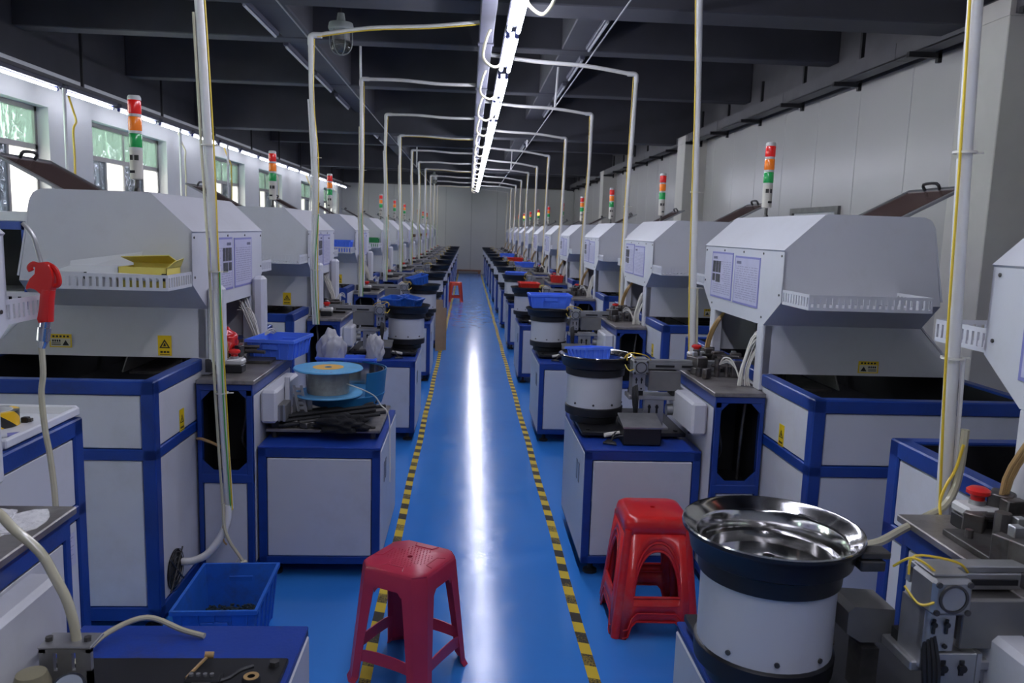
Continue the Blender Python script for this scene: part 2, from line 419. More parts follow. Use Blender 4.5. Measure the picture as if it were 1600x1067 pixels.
# ================================================================== THE SETTING
XL, XR, YB, YF, ZP, ZC = -4.80, 4.08, 30.6, -3.5, 3.33, 4.45
struct('floor', MB().box(XL - .3, XR + .3, YF - .2, YB + .2, -0.1, 0), 'floor')
struct('ceiling', MB().box(XL - .3, XR + .3, YF - .2, YB + .2, ZC, ZC + .12), 'ceilingdark')
# left wall with window openings
WIN = [(-1.0, 1.4), (2.5, 4.9), (7.05, 9.5), (10.55, 13.05), (15.2, 17.45), (18.6, 20.85), (23.2, 25.6), (26.75, 29.2)]
WZ0, WZ1 = 0.95, 2.92
wl = MB()
wl.box(XL - .25, XL, YF, YB, 0, WZ0); wl.box(XL - .25, XL, YF, YB, WZ1, ZP)
ys = [YF] + [y for w_ in WIN for y in w_] + [YB]
for i in range(0, len(ys), 2): wl.box(XL - .25, XL, ys[i], ys[i + 1], WZ0, WZ1)
wall_left = struct('wall_left', wl, 'wallwhite')
struct('trim_1', MB().box(XL - .25, XL + .005, YF, YB, ZP, ZC), 'beamdark')
for i, (a, b) in enumerate(WIN):
    fr = MB(); xg = XL - .16
    for z0, z1 in ((WZ0, WZ0 + .05), (2.44, 2.50), (WZ1 - .05, WZ1)): fr.box(xg - .03, xg + .03, a, b, z0, z1)
    for y in (a + .025, b - .025): fr.box(xg - .03, xg + .03, y - .025, y + .025, WZ0, WZ1)
    wd = b - a; cuts = [a + wd * .27, a + wd * .5, a + wd * .76]
    for y in cuts: fr.box(xg - .02, xg + .02, y - .022, y + .022, WZ0, 2.45)
    fr.box(xg - .02, xg + .02, a + wd * .5 - .02, a + wd * .5 + .02, 2.49, WZ1)
    wo = fr.build('window_%d' % (i + 1), 'winframe'); wo['kind'] = 'structure'
    for y0, y1 in ((a + .05, a + wd * .5 - .02), (a + wd * .5 + .02, b - .05)):
        MB().box(xg - .004, xg + .004, y0, y1, 2.50, WZ1 - .05).build('pane', 'panegreen', wo)
    e = [a + .05] + cuts + [b - .05]
    for j in range(4):
        MB().box(xg - .004, xg + .004, e[j] + .02, e[j + 1] - .02, WZ0 + .05, 2.44).build('pane', 'panedark' if j in (0, 2) else 'panefrost', wo)
    MB().box(XL - .10, XL + .05, a - .02, b + .02, WZ0 - .04, WZ0).build('window_sill', 'wallwhite', wo)
# right wall: sandwich panels, one by one
wr_ = struct('wall_right', MB().box(XR, XR + .2, YF, YB, 0, ZC), 'traydark')
y = YF; i = 0
while y < YB - 0.05:
    y1 = min(y + 0.98, YB)
    MB().box(XR - .04, XR, y + .004, y1 - .004, 0, ZP, c=.004).build('panel', 'wallpanel', wr_)
    y = y1
struct('trim_2', MB().box(XR - .06, XR, YF, YB, ZP, ZP + .06), 'traydark')
struct('trim_3', MB().box(XR - .03, XR + .01, YF, YB, ZP + .06, ZC), 'traydark')
for j, cy in enumerate((-2.75, 5.45, 13.6, 21.85)):
    struct('trim_%d' % (4 + j), MB().box(3.66, XR - .03, cy, cy + .5, 0, 3.27, c=.006).box(3.66, XR - .03, cy, cy + .5, 3.27, 3.40), 'column')
# back wall: panels
wb = struct('wall_back', MB().box(XL, XR, YB, YB + .2, 0, ZC), 'traydark')
x = XL
while x < XR - .05:
    x1 = min(x + 0.98, XR)
    MB().box(x + .004, x1 - .004, YB - .04, YB, 0, 3.30, c=.004).build('panel', 'backpanel', wb); x = x1
struct('wall_front', MB().box(XL, XR, YF - .2, YF, 0, ZC), 'wallwhite')
# ceiling beams: deep girders every 8.2 m, joists between, two long beams
def beam(name, label, mb, m='beamdark'):
    return struct(name, mb, m)
nb = 10
for yb_, dz, wd in [(-2.2, 3.33, .36), (6.15, 3.33, .36), (14.55, 3.33, .36), (22.95, 3.33, .36), (30.4, 3.33, .36),
                    (0.6, 3.65, .24), (3.4, 3.65, .24), (8.97, 3.65, .24), (11.72, 3.65, .24), (17.3, 3.65, .24), (19.75, 3.65, .24), (25.6, 3.65, .24), (28.3, 3.65, .24)]:
    struct('trim_%d' % nb, MB().box(XL + .005, XR - .03, yb_ - wd / 2, yb_ + wd / 2, dz, ZC, c=.01), 'beamdark'); nb += 1
for xb in (-1.86, 1.12):
    struct('trim_%d' % nb, MB().box(xb - .16, xb + .16, YF, YB, 3.66, ZC, c=.01), 'beamedge'); nb += 1
struct('baseboard_back', MB().box(XL, XR, YB - .05, YB - .03, 0, .09), 'column')
# outdoors beyond the windows
struct('ground', MB().box(-40, XL - .3, -30, 60, -.6, -.5), 'concrete')
def tree(cx, cy, h, r, label):
    t = thing('tree', label, 'tree', (cx, cy, -.5), 'trees outside the windows')
    MB().tube([(cx, cy, -.5), (cx + .05, cy, h * .3), (cx, cy + .1, h * .7)], .12, 8).build('trunk', 'bark', t)
    m = MB(); rr = random.Random(int(cy * 100))
    for k in range(1500):
        while True:
            p = Vector((rr.uniform(-1, 1), rr.uniform(-1, 1), rr.uniform(-1, 1)))
            if p.length < 1: break
        c = Vector((cx + p.x * r, cy + p.y * r, h * .68 + p.z * h * .36)); s_ = rr.uniform(.10, .2)
        d1 = Vector((rr.uniform(-1, 1), rr.uniform(-1, 1), rr.uniform(-1, 1))).normalized() * s_; d2 = d1.orthogonal().normalized() * s_ * .5
        m.add([c - d1, c + d2, c + d1, c - d2], [(0, 1, 2, 3)])
    m.build('crown', 'leaf', t)
for i, (cx, cy, h, r) in enumerate(((-11, 17, 6.0, 2.4), (-12, 22, 6.6, 2.6), (-11.5, 27.5, 6.0, 2.6), (-12.5, 33, 6.6, 2.8), (-13, 40, 7.0, 3.0), (-13, 48, 7.0, 3.2))):
    tree(cx, cy, h, r, 'leafy green tree outside the left windows, %s one from the camera' % ORD[i])

# ================================================================== FLOOR TAPE
def tape(x0, label):
    m = MB()
    n = 60
    vs = []; xs = x0
    for i in range(n + 1):
        y = 0.2 + (YB - .6) * i / n; dx = .004 * math.sin(i * 1.7) + (.0)
        vs += [(xs + dx - .023, y, .0015), (xs + dx + .023, y, .0015)]
    m.add(vs, [(2 * i, 2 * i + 1, 2 * i + 3, 2 * i + 2) for i in range(n)])
    o = m.build('floor_tape', 'hazardtape', org=(x0, 0, 0)); tag(o, label, 'floor tape', 'hazard tape lines along the aisle')
tape(-.352, 'yellow and black hazard tape along the left edge of the blue aisle')
tape(.522, 'yellow and black hazard tape along the right edge of the blue aisle')

# ================================================================== CENTRAL CABLE TRUNK AND LAMPS
t = thing('overhead_cable_duct', 'long grey overhead cable trunk running above the aisle', 'cable trunk', (.10, 14, 3.17))
y = -1.5
while y < 28.0:
    MB().box(.048, .155, y, y + 1.96, 3.15, 3.27, c=.006).build('trunk_section', 'trunk', t)
    MB().box(.040, .163, y + 1.95, y + 2.01, 3.14, 3.28).build('joint_collar', 'trunk', t)
    y += 2.0
for i in range(11):
    y = -.2 + i * 2.75
    MB().cyl((.10, y, 3.27), (.10, y, ZC), .006, n=6).build('hanger_rod', 'beamdark', t)
def lamp(x, y, z, label, group, n_t=2, tm='tube', gap=.062, rods=True, dx2=0.0):
    t = thing('fluorescent_lamp', label, 'lamp', (x, y + .6, z + .09), group)
    MB().box(x - .05, x + .05 + dx2, y - .02, y + 1.22, z + .028, z + .075, c=.008).build('housing', 'trunk', t)
    for j in range(n_t):
        xx = x + (j - (n_t - 1) / 2) * gap
        tb = MB().cyl((xx, y + .03, z + (0.0 if j == 0 else -.012)), (xx, y + 1.17, z + (0.0 if j == 0 else -.012)), .0135, n=10).build('tube', tm, t)
        tb['label'] = 'lit white fluorescent tube'
        for e0, e1 in ((-.005, .03), (1.17, 1.205)):
            MB().cyl((xx, y + e0, z), (xx, y + e1, z), .016, n=8).box(xx - .012, xx + .012, y + min(e0, e1) + .002, y + max(e0, e1) - .002, z, z + .035).build('end_cap', 'tubecap', t)
    return t
for i in range(22):  # row runs on unseen behind the camera, lamps there added for light
    y = -1.3 + i * 1.43 - (.08 if i % 2 else 0)
    if y > 28.6: break
    j = int((y - 2.7) / 1.42)
    lamp(.275, y, 3.05, 'twin lit fluorescent lamp over the aisle, %s' % ('%s added unseen behind the view' % ORD[i].replace('nearest', 'first') if y < 2.7 else '%s from the camera' % ORD[j]), 'lamps hung along the aisle')
# cream cable loops between the lamps
for i in range(17):
    y = 3.0 + i * 1.5
    x = .30 if i < 1 else .20
    pts = [(x - .05, y + .05, 3.20), (x - .10, y + .02, 3.09), (x - .12, y + .12, 2.97), (x - .03, y + .25, 2.93), (x + .05, y + .3, 3.0), (x + .06, y + .32, 3.09)]
    if i == 1: pts = [(.34, 4.55, 3.12), (.42, 4.62, 3.08), (.46, 4.72, 3.02), (.41, 4.86, 2.97), (.33, 4.88, 3.02), (.29, 4.85, 3.09)]
    o = MB().tube(pts, .011, 7).build('cable_loop', 'creamcable', org=(x, y + .15, 3.0))
    tag(o, 'cream cable loop hanging by the aisle lamps, %s' % (ORD[i] + ' from the camera'), 'cable', 'cable loops under the trunk')
# steel suspension wires and white hanging rods
def wire(x, z, label):
    o = MB().tube([(x, YF, z), (x, 12, z), (x, YB - .05, z)], .006, 6, sub=1).build('suspension_wire', 'alu', org=(x, 12, z)); tag(o, label, 'wire', 'suspension wires')
wire(-1.385, 3.25, 'thin straight steel wire above the left row of conduit poles')
wire(1.02, 3.21, 'thin straight steel wire above the right row of conduit poles')
for i, (x, y) in enumerate(((-1.385, 10.3), (-1.385, 15.6), (-1.385, 21.0))):
    o = MB().cyl((x, y, 3.25), (x + .02, y - .25, 4.06), .014, n=8).build('hanging_rod', 'pvc', org=(x, y, 3.25)); tag(o, 'white plastic rod hanging down to the left wire, %s from the camera' % ORD[i].replace('nearest', 'first'), 'rod', 'rods holding the wires')
for i, (x, y) in enumerate(((1.02, 9.9), (1.02, 14.6), (1.02, 20.0))):
    o = MB().cyl((x, y, 3.21), (x + .02, y - .2, 4.0), .014, n=8).build('hanging_rod', 'pvc', org=(x, y, 3.21)); tag(o, 'white plastic rod hanging down to the right wire, %s from the camera' % ORD[i].replace('nearest', 'first'), 'rod', 'rods holding the wires')
# pendant explosion-proof lamps
def pendant(x, y, z, label):
    t = thing('pendant_lamp', label, 'lamp', (x, y, z + .3), 'pendant lamps')
    MB().tube([(x, y, z + .12), (x - .005, y, z + .3), (x, y, ZC)], .008, 6).build('cord', 'blackwire', t)
    MB().lathe([(0, .13), (.03, .125), (.04, .06), (.06, .045), (.105, .04), (.115, .0), (.11, -.02), (.08, -.03), (0, -.03)], (x, y, z), 24).build('cap', 'lampmetal', t)
    MB().lathe([(.078, -.02), (.080, -.08), (.082, -.12)], (x, y, z), 20).build('collar', 'alu', t)
    MB().lathe([(.080, -.11), (.092, -.15), (.085, -.19), (.05, -.22), (0, -.23)], (x, y, z), 24).build('globe', 'lampglass', t)
    g = MB()
    for k in range(6):
        a = k * math.pi / 3; ca, sa = math.cos(a), math.sin(a)
        g.tube([(x + ca * .10, y + sa * .10, z - .02), (x + ca * .10, y + sa * .10, z - .15), (x + ca * .06, y + sa * .06, z - .22), (x, y, z - .235)], .004, 5, 4)
    g.build('wire_guard', 'lampmetal', t)
pendant(-1.19, 7.5, 3.46, 'unlit round glass pendant lamp with metal cap near the front beam')
pendant(-1.1, 25.0, 3.30, 'small round pendant lamp far down the hall')
# unlit fluorescent fittings on the long beams
for xb, xs, s_ in ((-1.86, -2.03, 'left'), (1.12, 1.22, 'right')):
    for i in range(8):
        y = 5.75 + i * 1.65 + (.9 if i > 4 else 0)
        t = thing('unlit_lamp', 'unlit fluorescent fitting under the %s long ceiling beam, %s from the camera' % (s_, ORD[i]), 'lamp', (xs, y + .6, 3.66), 'unlit fittings on the ceiling beams')
        MB().box(xs - .03, xs + .03, y, y + 1.22, 3.615, 3.658, c=.006).build('housing', 'trunk', t)
        MB().cyl((xs, y + .03, 3.60), (xs, y + 1.19, 3.60), .013, n=8).build('tube', 'tubeoff', t)
# left wall lamp row on a hung rail
t = thing('lamp_rail', 'dark steel rail carrying the lamp row along the left windows', 'rail', (-4.5, 14, 3.14))
MB().box(-4.54, -4.46, YF, YB - .1, 3.135, 3.175).build('channel', 'traydark', t)
for i in range(12):
    y = 2.5 + i * 2.4
    MB().box(-4.515, -4.485, y - .015, y + .015, 3.17, ZC).build('hanger_strap', 'black', t)
for i in range(23):
    y = -1.6 + i * 1.36
    if y > 29: break
    j = int((y - 6.4) / 1.36)
    lamp(-4.5, y, 3.06, 'lit fluorescent lamp of the left window row, %s' % ('%s outside the frame' % ORD[i].replace('nearest', 'first') if y < 6.5 else ORD[j] + ' from the camera'), 'lamps along the left windows', n_t=1, tm='tubewall')
# right wall cable tray on brackets
t = thing('cable_tray', 'dark cable tray on brackets high along the right wall', 'cable tray', (3.80, 14, 3.3))
y = -3
while y < 28:
    MB().box(3.70, 3.715, y, y + 2.49, 3.285, 3.43).box(3.70, 3.84, y, y + 2.49, 3.28, 3.295).box(3.825, 3.84, y, y + 2.49, 3.285, 3.43).build('tray_section', 'traydark', t); y += 2.5
for i in range(22):
    y = 1.2 + i * 1.36
    MB().box(3.87, 3.905, y - .02, y + .02, 3.20, 3.78).box(3.62, 3.90, y - .02, y + .02, 3.235, 3.278).build('bracket', 'black', t)
# conduits down the left wall
for i, y in enumerate((8.75, 12.1, 14.4, 17.9, 21.7, 26.0)):
    x = -4.25
    t = thing('wall_conduit', 'thin white conduit dropping beside the left windows, %s from the camera' % ORD[i], 'conduit', (x, y, 1.2), 'conduits by the left windows')
    MB().cyl((x, y, 1.2), (x, y, 3.02), .018, n=8).build('pipe', 'pvc', t)
    MB().tube([(x + .02, y + .05, 1.3), (x + .03, y + .10, 2.2), (x + .02, y + .12, 2.6), (x - .04, y + .32, 2.72), (x - .15, y + .5, 2.85), (x - .22, y + .55, 3.02)], .012, 6).build('wire', 'creamcable' if i % 2 else 'yellowwire', t)

# ================================================================== MACHINES
# authored for the right row, first full machine; the left row is mirrored about x = 0.1
GRP_M = {0: 'machines of the right row', 1: 'machines of the left row'}
def slotted(m, p0, p1, z0, z1, t, n):
    """upright strip from p0 to p1 (x,y) with n real slots"""
    p0 = Vector((p0[0], p0[1], 0)); p1 = Vector((p1[0], p1[1], 0)); d = p1 - p0; L_ = d.length; d.normalize(); nrm = Vector((-d.y, d.x, 0)) * t / 2
    def bar(a, b, za, zb):
        A = p0 + d * a; B = p0 + d * b
        q = [A - nrm, B - nrm, B + nrm, A + nrm]
        m.add([(v.x, v.y, za) for v in q] + [(v.x, v.y, zb) for v in q], [(3, 2, 1, 0), (4, 5, 6, 7), (0, 1, 5, 4), (1, 2, 6, 5), (2, 3, 7, 6), (3, 0, 4, 7)])
    h = z1 - z0
    bar(0, L_, z0, z0 + h * .2); bar(0, L_, z1 - h * .2, z1)
    sw = L_ / n; bw = sw * .55
    for i in range(n + 1):
        c = i * sw; a, b = max(0, c - bw / 2), min(L_, c + bw / 2)
        bar(a, b, z0 + h * .2, z1 - h * .2)

def warning_plate(root, axis, c, w_, h_, style):
    """printed hazard plate; axis 'y' faces the camera, 'x' faces the aisle"""
    def q(u, v, d):   # u right, v up in the plate, d proud
        return (c[0] + u, c[1] - d, c[2] + v) if axis == 'y' else (c[0] - d, c[1] + u, c[2] + v)
    def rect(m, u0, u1, v0, v1, d, t=.0006):
        m.add([q(u0, v0, d), q(u1, v0, d), q(u1, v1, d), q(u0, v1, d), q(u0, v0, d + t), q(u1, v0, d + t), q(u1, v1, d + t), q(u0, v1, d + t)],
              [(0, 1, 2, 3), (7, 6, 5, 4), (0, 4, 5, 1), (1, 5, 6, 2), (2, 6, 7, 3), (3, 7, 4, 0)])
    m = MB(); rect(m, -w_ / 2, w_ / 2, -h_ / 2, h_ / 2, .0005, .0012)
    o = m.build('warning_label', 'warnyellow', root); o['label'] = 'yellow printed hazard label'
    if style == 'tall':
        k = MB(); s_ = w_ * .40; v0 = h_ * .02
        tri = [(-s_, v0 - s_ * .55), (s_, v0 - s_ * .55), (0, v0 + s_ * 1.15)]
        inn = [(a * .62, v0 + (b - v0) * .62) for a, b in tri]
        for A in range(3):
            B = (A + 1) % 3
            k.add([q(*tri[A], .0022), q(*tri[B], .0022), q(*inn[B], .0022), q(*inn[A], .0022)], [(0, 1, 2, 3)])
        k.add([q(-s_ * .10, v0 + s_ * .45, .0022), q(s_ * .12, v0 + s_ * .32, .0022), q(s_ * .28, v0 - s_ * .2, .0022), q(-s_ * .25, v0 - s_ * .2, .0022)], [(0, 1, 2, 3)])
        for j in range(3):
            u = (j - 1) * w_ * .24; rect(k, u - w_ * .09, u + w_ * .09, -h_ * .36, -h_ * .27, .0018, .0005)
        rect(k, -w_ * .36, w_ * .36, -h_ * .45, -h_ * .42, .0018, .0005)
        k.build('printed_triangle', 'black', o)
    else:
        k = MB(); rect(k, -w_ * .44, w_ * .44, -h_ * .42, h_ * .18, .0018, .0004); k.build('white_field', 'warnwhite', o)
        k = MB()
        k.add([q(-w_ * .38, -h_ * .34, .0026), q(-w_ * .08, -h_ * .34, .0026), q(-w_ * .23, h_ * .06, .0026)], [(0, 1, 2)])
        for j in range(4): rect(k, w_ * (.0 + .1 * j), w_ * (.07 + .1 * j), -h_ * .08, h_ * .08, .0023, .0003)
        for j in range(5): rect(k, w_ * (-.38 + .16 * j), w_ * (-.28 + .16 * j), h_ * .26, h_ * .40, .0018, .0003)
        rect(k, 0, w_ * .4, -h_ * .32, -h_ * .26, .0023, .0003); rect(k, 0, w_ * .4, -h_ * .2, -h_ * .15, .0023, .0003)
        k.build('printed_marks', 'black', o)

def poster(root, y0, y1, z0, z1, x, photos):
    def rect(m, a, b, c, d, e): m.box(x - e - .0006, x - e, a, b, c, d)
    m = MB(); m.box(x - .003, x, y0, y1, z0, z1); o = m.build('poster', 'posterframe', root)
    m = MB(); rect(m, y0 + .010, y1 - .010, z0 + .010, z1 - .010, .003); o2 = m.build('printed_sheet', 'paper', o)
    k = MB(); rr = random.Random(int(y0 * 1000)); L_ = y1 - y0; H_ = z1 - z0
    z = z1 - .055
    while z > z0 + .02:
        a = y0 + .025
        while a < y1 - .03:
            b = min(a + rr.uniform(.01, .05), y1 - .025)
            if not (photos and y0 + L_ * .42 < (a + b) / 2 and z0 + H_ * .33 < z < z1 - .07) : rect(k, a, b, z, z + .004, .0038)
            a = b + rr.uniform(.006, .02)
        z -= .0115
    k.build('print', 'inkfaint', o)
    k = MB()
    a = y0 + L_ * .55
    for j in range(5): rect(k, y1 - .03 - j * .014 - .011, y1 - .03 - j * .014, z1 - .04, z1 - .026, .004)
    k.build('title', 'ink', o)
    if photos:
        k = MB()
        for (fa, fb, va, vb) in ((.80, .93, .55, .80), (.66, .78, .55, .80), (.54, .64, .55, .80), (.80, .93, .36, .52), (.55, .76, .34, .52)):
            rect(k, y0 + L_ * fa, y0 + L_ * fb, z0 + H_ * va, z0 + H_ * vb, .0045)
        k.build('photo_print', 'photoink', o)

def signal_tower(root, x, y, z):
    p = MB().lathe([(0, .004), (.036, .004), (.036, .010), (.016, .016), (.013, .03), (.009, .034), (.009, .088), (.0, .088)], (x, y, z), 16).build('signal_tower', 'darkmetal', root)
    MB().lathe([(0, .07), (.011, .07), (.027, .074), (.0275, .20), (0, .20)], (x, y, z), 20).build('tower_body', 'towerbody', p)
    for nm, ma, a in (('green_lens', 'greenlens', .212), ('orange_lens', 'orangelens', .285), ('red_lens', 'redlens', .358)):
        MB().lathe([(0, a), (.0265, a), (.0285, a + .004), (.0285, a + .056), (.0265, a + .06), (0, a + .06)], (x, y, z), 20).build(nm, ma, p)
        MB().lathe([(0, a - .012), (.0275, a - .012), (.0275, a), (0, a)], (x, y, z), 20).build('spacer_ring', 'lensgrey', p)
    MB().lathe([(0, .418), (.0285, .418), (.0285, .430), (.024, .438), (0, .439)], (x, y, z), 20).build('tower_cap', 'lensgrey', p)
    lb = MB()
    lb.box(x - .020, x - .003, y - .0285, y - .020, z + .155, z + .178).box(x + .004, x + .016, y - .0285, y - .020, z + .155, z + .178); lb.build('speaker_slots', 'darkmetal', p)
    MB().box(x - .004, x + .018, y - .0290, y - .020, z + .098, z + .110).build('maker_plate', 'black', p)

def machine(side):
    root = thing('assembly_machine', 'x', 'machine', (1.90, 4.01, 0), GRP_M[side])
    X0, X1, Y0, Y1, b = (1.432 if side else 1.415), 2.40, 3.05, 4.97, .055
    f = MB(); c = .005
    for x in (X0, X1 - b):
        for y in (Y0, Y1 - b): f.box(x, x + b, y, y + b, .05, 1.06, c=c)
    for z0, z1 in ((1.003, 1.06), (.735, .782), (.05, .11)):
        f.box(X0, X1, Y0, Y0 + b, z0, z1, c=c).box(X0, X1, Y1 - b, Y1, z0, z1, c=c)
        f.box(X0, X0 + b, Y0, Y1, z0, z1, c=c).box(X1 - b, X1, Y0, Y1, z0, z1, c=c)
    f.build('tank_frame', 'bluepaint', root)
    for z0, z1 in ((.782, 1.003), (.11, .735)):
        g = .003
        pbox(root, 'panel', 'white', X0 + b + g, X1 - b - g, Y0 + .006, Y0 + .02, z0 + g, z1 - g, c=.003)
        pbox(root, 'panel', 'white', X0 + b + g, X1 - b - g, Y1 - .02, Y1 - .006, z0 + g, z1 - g, c=.003)
        pbox(root, 'panel', 'white', X0 + .006, X0 + .02, Y0 + b + g, Y1 - b - g, z0 + g, z1 - g, c=.003)
        pbox(root, 'panel', 'white', X1 - .02, X1 - .006, Y0 + b + g, Y1 - b - g, z0 + g, z1 - g, c=.003)
    ln = MB(); e = .03
    ln.box(X0 + b, X1 - b, Y0 + b, Y1 - b, .80, .815)
    ln.box(X0 + b - .004, X0 + b + .004, Y0 + b, Y1 - b, .81, 1.05).box(X1 - b - .004, X1 - b + .004, Y0 + b, Y1 - b, .81, 1.05)
    ln.box(X0 + b, X1 - b, Y0 + b - .004, Y0 + b + .004, .81, 1.05).box(X0 + b, X1 - b, Y1 - b - .004, Y1 - b + .004, .81, 1.05)
    ln.build('tank_liner', 'liner', root)
    for (a0, a1, q0, q1, zz) in ((1.48, 2.34, 3.30, 3.33, .90), (1.48, 2.34, 3.50, 3.52, .94), (1.75, 1.78, 3.11, 3.60, .90), (2.05, 2.08, 3.11, 3.60, .90), (1.48, 2.34, 4.62, 4.65, .90)):
        pbox(root, 'tank_bar', 'darkmetal', a0, a1, q0, q1, zz, zz + .025)
    for x in (X0 + .05, X1 - .05):
        for y in (Y0 + .05, Y1 - .05): MB().lathe([(0, 0), (.035, 0), (.035, .012), (.012, .02), (.012, .06), (0, .06)], (x, y, 0), 12).build('foot', 'rubber', root)
    # fan opening in the aisle end panel
    fy, fz, fr_ = (3.228 if side else 3.255), .20, .088
    fan = MB(); fan.cyl((X0 + .004, fy, fz), (X0 + .0045, fy, fz), fr_, n=28).build('fan_opening', 'liner', root)
    fg = MB()
    for a in (45, 135, 225, 315):
        ca, sa = math.cos(math.radians(a)), math.sin(math.radians(a))
        fg.tube([(X0 - .004, fy, fz), (X0 - .004, fy + ca * fr_ * 1.18, fz + sa * fr_ * 1.18)], .0035, 5, 1)
    for r_ in (.03, .052, .074, .088):
        fg.tube([(X0 - .002, fy + r_ * math.cos(i * math.pi / 12), fz + r_ * math.sin(i * math.pi / 12)) for i in range(25)], .0018, 4, 1)
    fg.build('fan_guard', 'darkmetal', root)
    fb = MB()
    for i in range(5):
        a = i * 2 * math.pi / 5; ca, sa = math.cos(a), math.sin(a); cb, sb = math.cos(a + .7), math.sin(a + .7)
        fb.slab([(X0 + .003, fy + ca * .02, fz + sa * .02), (X0 + .003, fy + ca * .08, fz + sa * .08), (X0 + .001, fy + cb * .08, fz + sb * .08), (X0 + .001, fy + cb * .02, fz + sb * .02)], -.0008)
    fb.build('fan_blades', 'darkmetal', root)
    warning_plate(root, 'x', (X0 + .006, 3.36, .83), .055, .10, 'tall')
    # column with octagonal opening, carries the work table
    CX0, CX1, CY0, CY1 = 1.175, (1.428 if side else 1.412), 3.55 - (.03 if side else 0), (4.35 if side else 4.45)
    f = MB(); bz = .03
    oc = [(CX0 + .022, .60), (CX0 + .07, .553), (CX1 - .07, .553), (CX1 - .022, .60), (CX1 - .022, .885), (CX1 - .07, .935), (CX0 + .07, .935), (CX0 + .022, .885)]
    ot = [(CX0, .60), (CX0, .50), (CX1, .50), (CX1, .60), (CX1, .885), (CX1, .962), (CX0, .962), (CX0, .885)]
    f.ring(ot, oc, 'y', CY0 + .004, CY0 + .012)
    f.box(CX0, CX0 + bz, CY0, CY0 + bz, .05, .962, c=.004).box(CX1 - .022, CX1, CY0, CY0 + bz, .05, .962, c=.004)
    f.box(CX0, CX0 + bz, CY1 - bz, CY1, .05, .962, c=.004).box(CX1 - .022, CX1, CY1 - bz, CY1, .05, .962, c=.004)
    for z0, z1 in ((.930, .962), (.490, .535), (.05, .085)):
        f.box(CX0, CX1, CY0 - .001, CY0 + bz, z0, z1, c=.004).box(CX0, CX1, CY1 - bz, CY1, z0, z1, c=.004)
    f.box(CX0 - .001, CX0 + bz, CY0, CY1, .905, .962, c=.004).box(CX0, CX0 + bz, CY0, CY1, .05, .085, c=.004)
    f.build('column_frame', 'bluepaint', root)
    pbox(root, 'panel', 'white', CX0 + bz + .003, CX1 - .025, CY0 + .004, CY0 + .016, .088, .487, c=.003)
    pbox(root, 'panel', 'white', CX0 + .003, CX0 + .015, CY0 + bz + .003, CY1 - bz - .003, .088, .902, c=.003)
    pbox(root, 'panel', 'white', CX0 + bz + .003, CX1 - .025, CY1 - .016, CY1 - .004, .088, .925, c=.003)
    cv = MB(); cv.box(CX0 + .018, CX1 - .005, CY0 + .35, CY0 + .36, .50, .95).box(CX0 + .017, CX0 + .020, CY0 + .02, CY0 + .35, .50, .95)
    cv.box(CX1 - .012, CX1 - .008, CY0 + .02, CY0 + .35, .50, .95).box(CX0 + .018, CX1 - .008, CY0 + .02, CY0 + .35, .50, .505)
    cv.build('cavity', 'liner', root)
    MB().tube([(CX0 + .06, CY0 + .10, .93), (CX0 + .05, CY0 + .08, .80), (CX0 + .08, CY0 + .12, .66), (CX0 + .04, CY0 + .2, .56)], .006, 6).tube([(CX1 - .05, CY0 + .12, .93), (CX1 - .07, CY0 + .1, .75), (CX1 - .06, CY0 + .14, .52)], .008, 6).build('cavity_cables', 'darkmetal', root)
    pbox(root, 'table_top', 'tabletop', CX0 - .012, CX1 - .003, CY0 - .012, CY1 + .012, .962, .982, c=.003)
    jb = pbox(root, 'junction_box', 'white', 1.098, 1.174, 3.655, 4.15, .745, .905, c=.012)
    MB().cyl((1.136, 3.80, .72), (1.136, 3.80, .75), .012, n=10).build('cable_gland', 'black', jb)
    # hood
    hx, hz0, hz1 = 1.40, 1.295, 1.645
    n0, n1, r0, r1 = 3.43, 4.60, 3.625, 4.44
    th = .012
    fp = [(n0, hz1), (n1, hz1), (n1, 1.41), (r1, hz0), (r0, hz0), (n0, 1.42)]
    MB().prism(fp, 'x', hx, hx + th).build('front_panel', 'hoodwhite', root)
    MB().box(hx, hx + .05, r0, r0 + .075, .982, hz0, c=.004).build('leg', 'hoodwhite', root)
    MB().box(hx, hx + .05, r1 - .075, r1, .982, hz0, c=.004).build('leg', 'hoodwhite', root)
    MB().slab([(hx, n0, hz1), (hx, n1, hz1), (1.575, n1, 1.807), (1.575, n0, 1.807)], -.008).build('sloped_panel', 'hoodwhite', root)
    MB().slab([(1.575, n0, 1.807), (1.575, n1, 1.807), (2.02, n1, 1.807), (2.02, n0, 1.807)], -.008).build('top_panel', 'hoodwhite', root)
    bk = MB(); pr = [(2.02, 1.807), (2.05, 1.795), (2.068, 1.765), (2.135, 1.44), (2.17, 1.30), (2.40, 1.062)]
    for i in range(3): bk.slab([(pr[i][0], n0, pr[i][1]), (pr[i][0], n1, pr[i][1]), (pr[i + 1][0], n1, pr[i + 1][1]), (pr[i + 1][0], n0, pr[i + 1][1])], -.008)
    for i in (3, 4): bk.slab([(pr[i][0], r0, pr[i][1]), (pr[i][0], r1, pr[i][1]), (pr[i + 1][0], r1, pr[i + 1][1]), (pr[i + 1][0], r0, pr[i + 1][1])], -.008)
    bk.build('back_panel', 'hoodwhite', root)
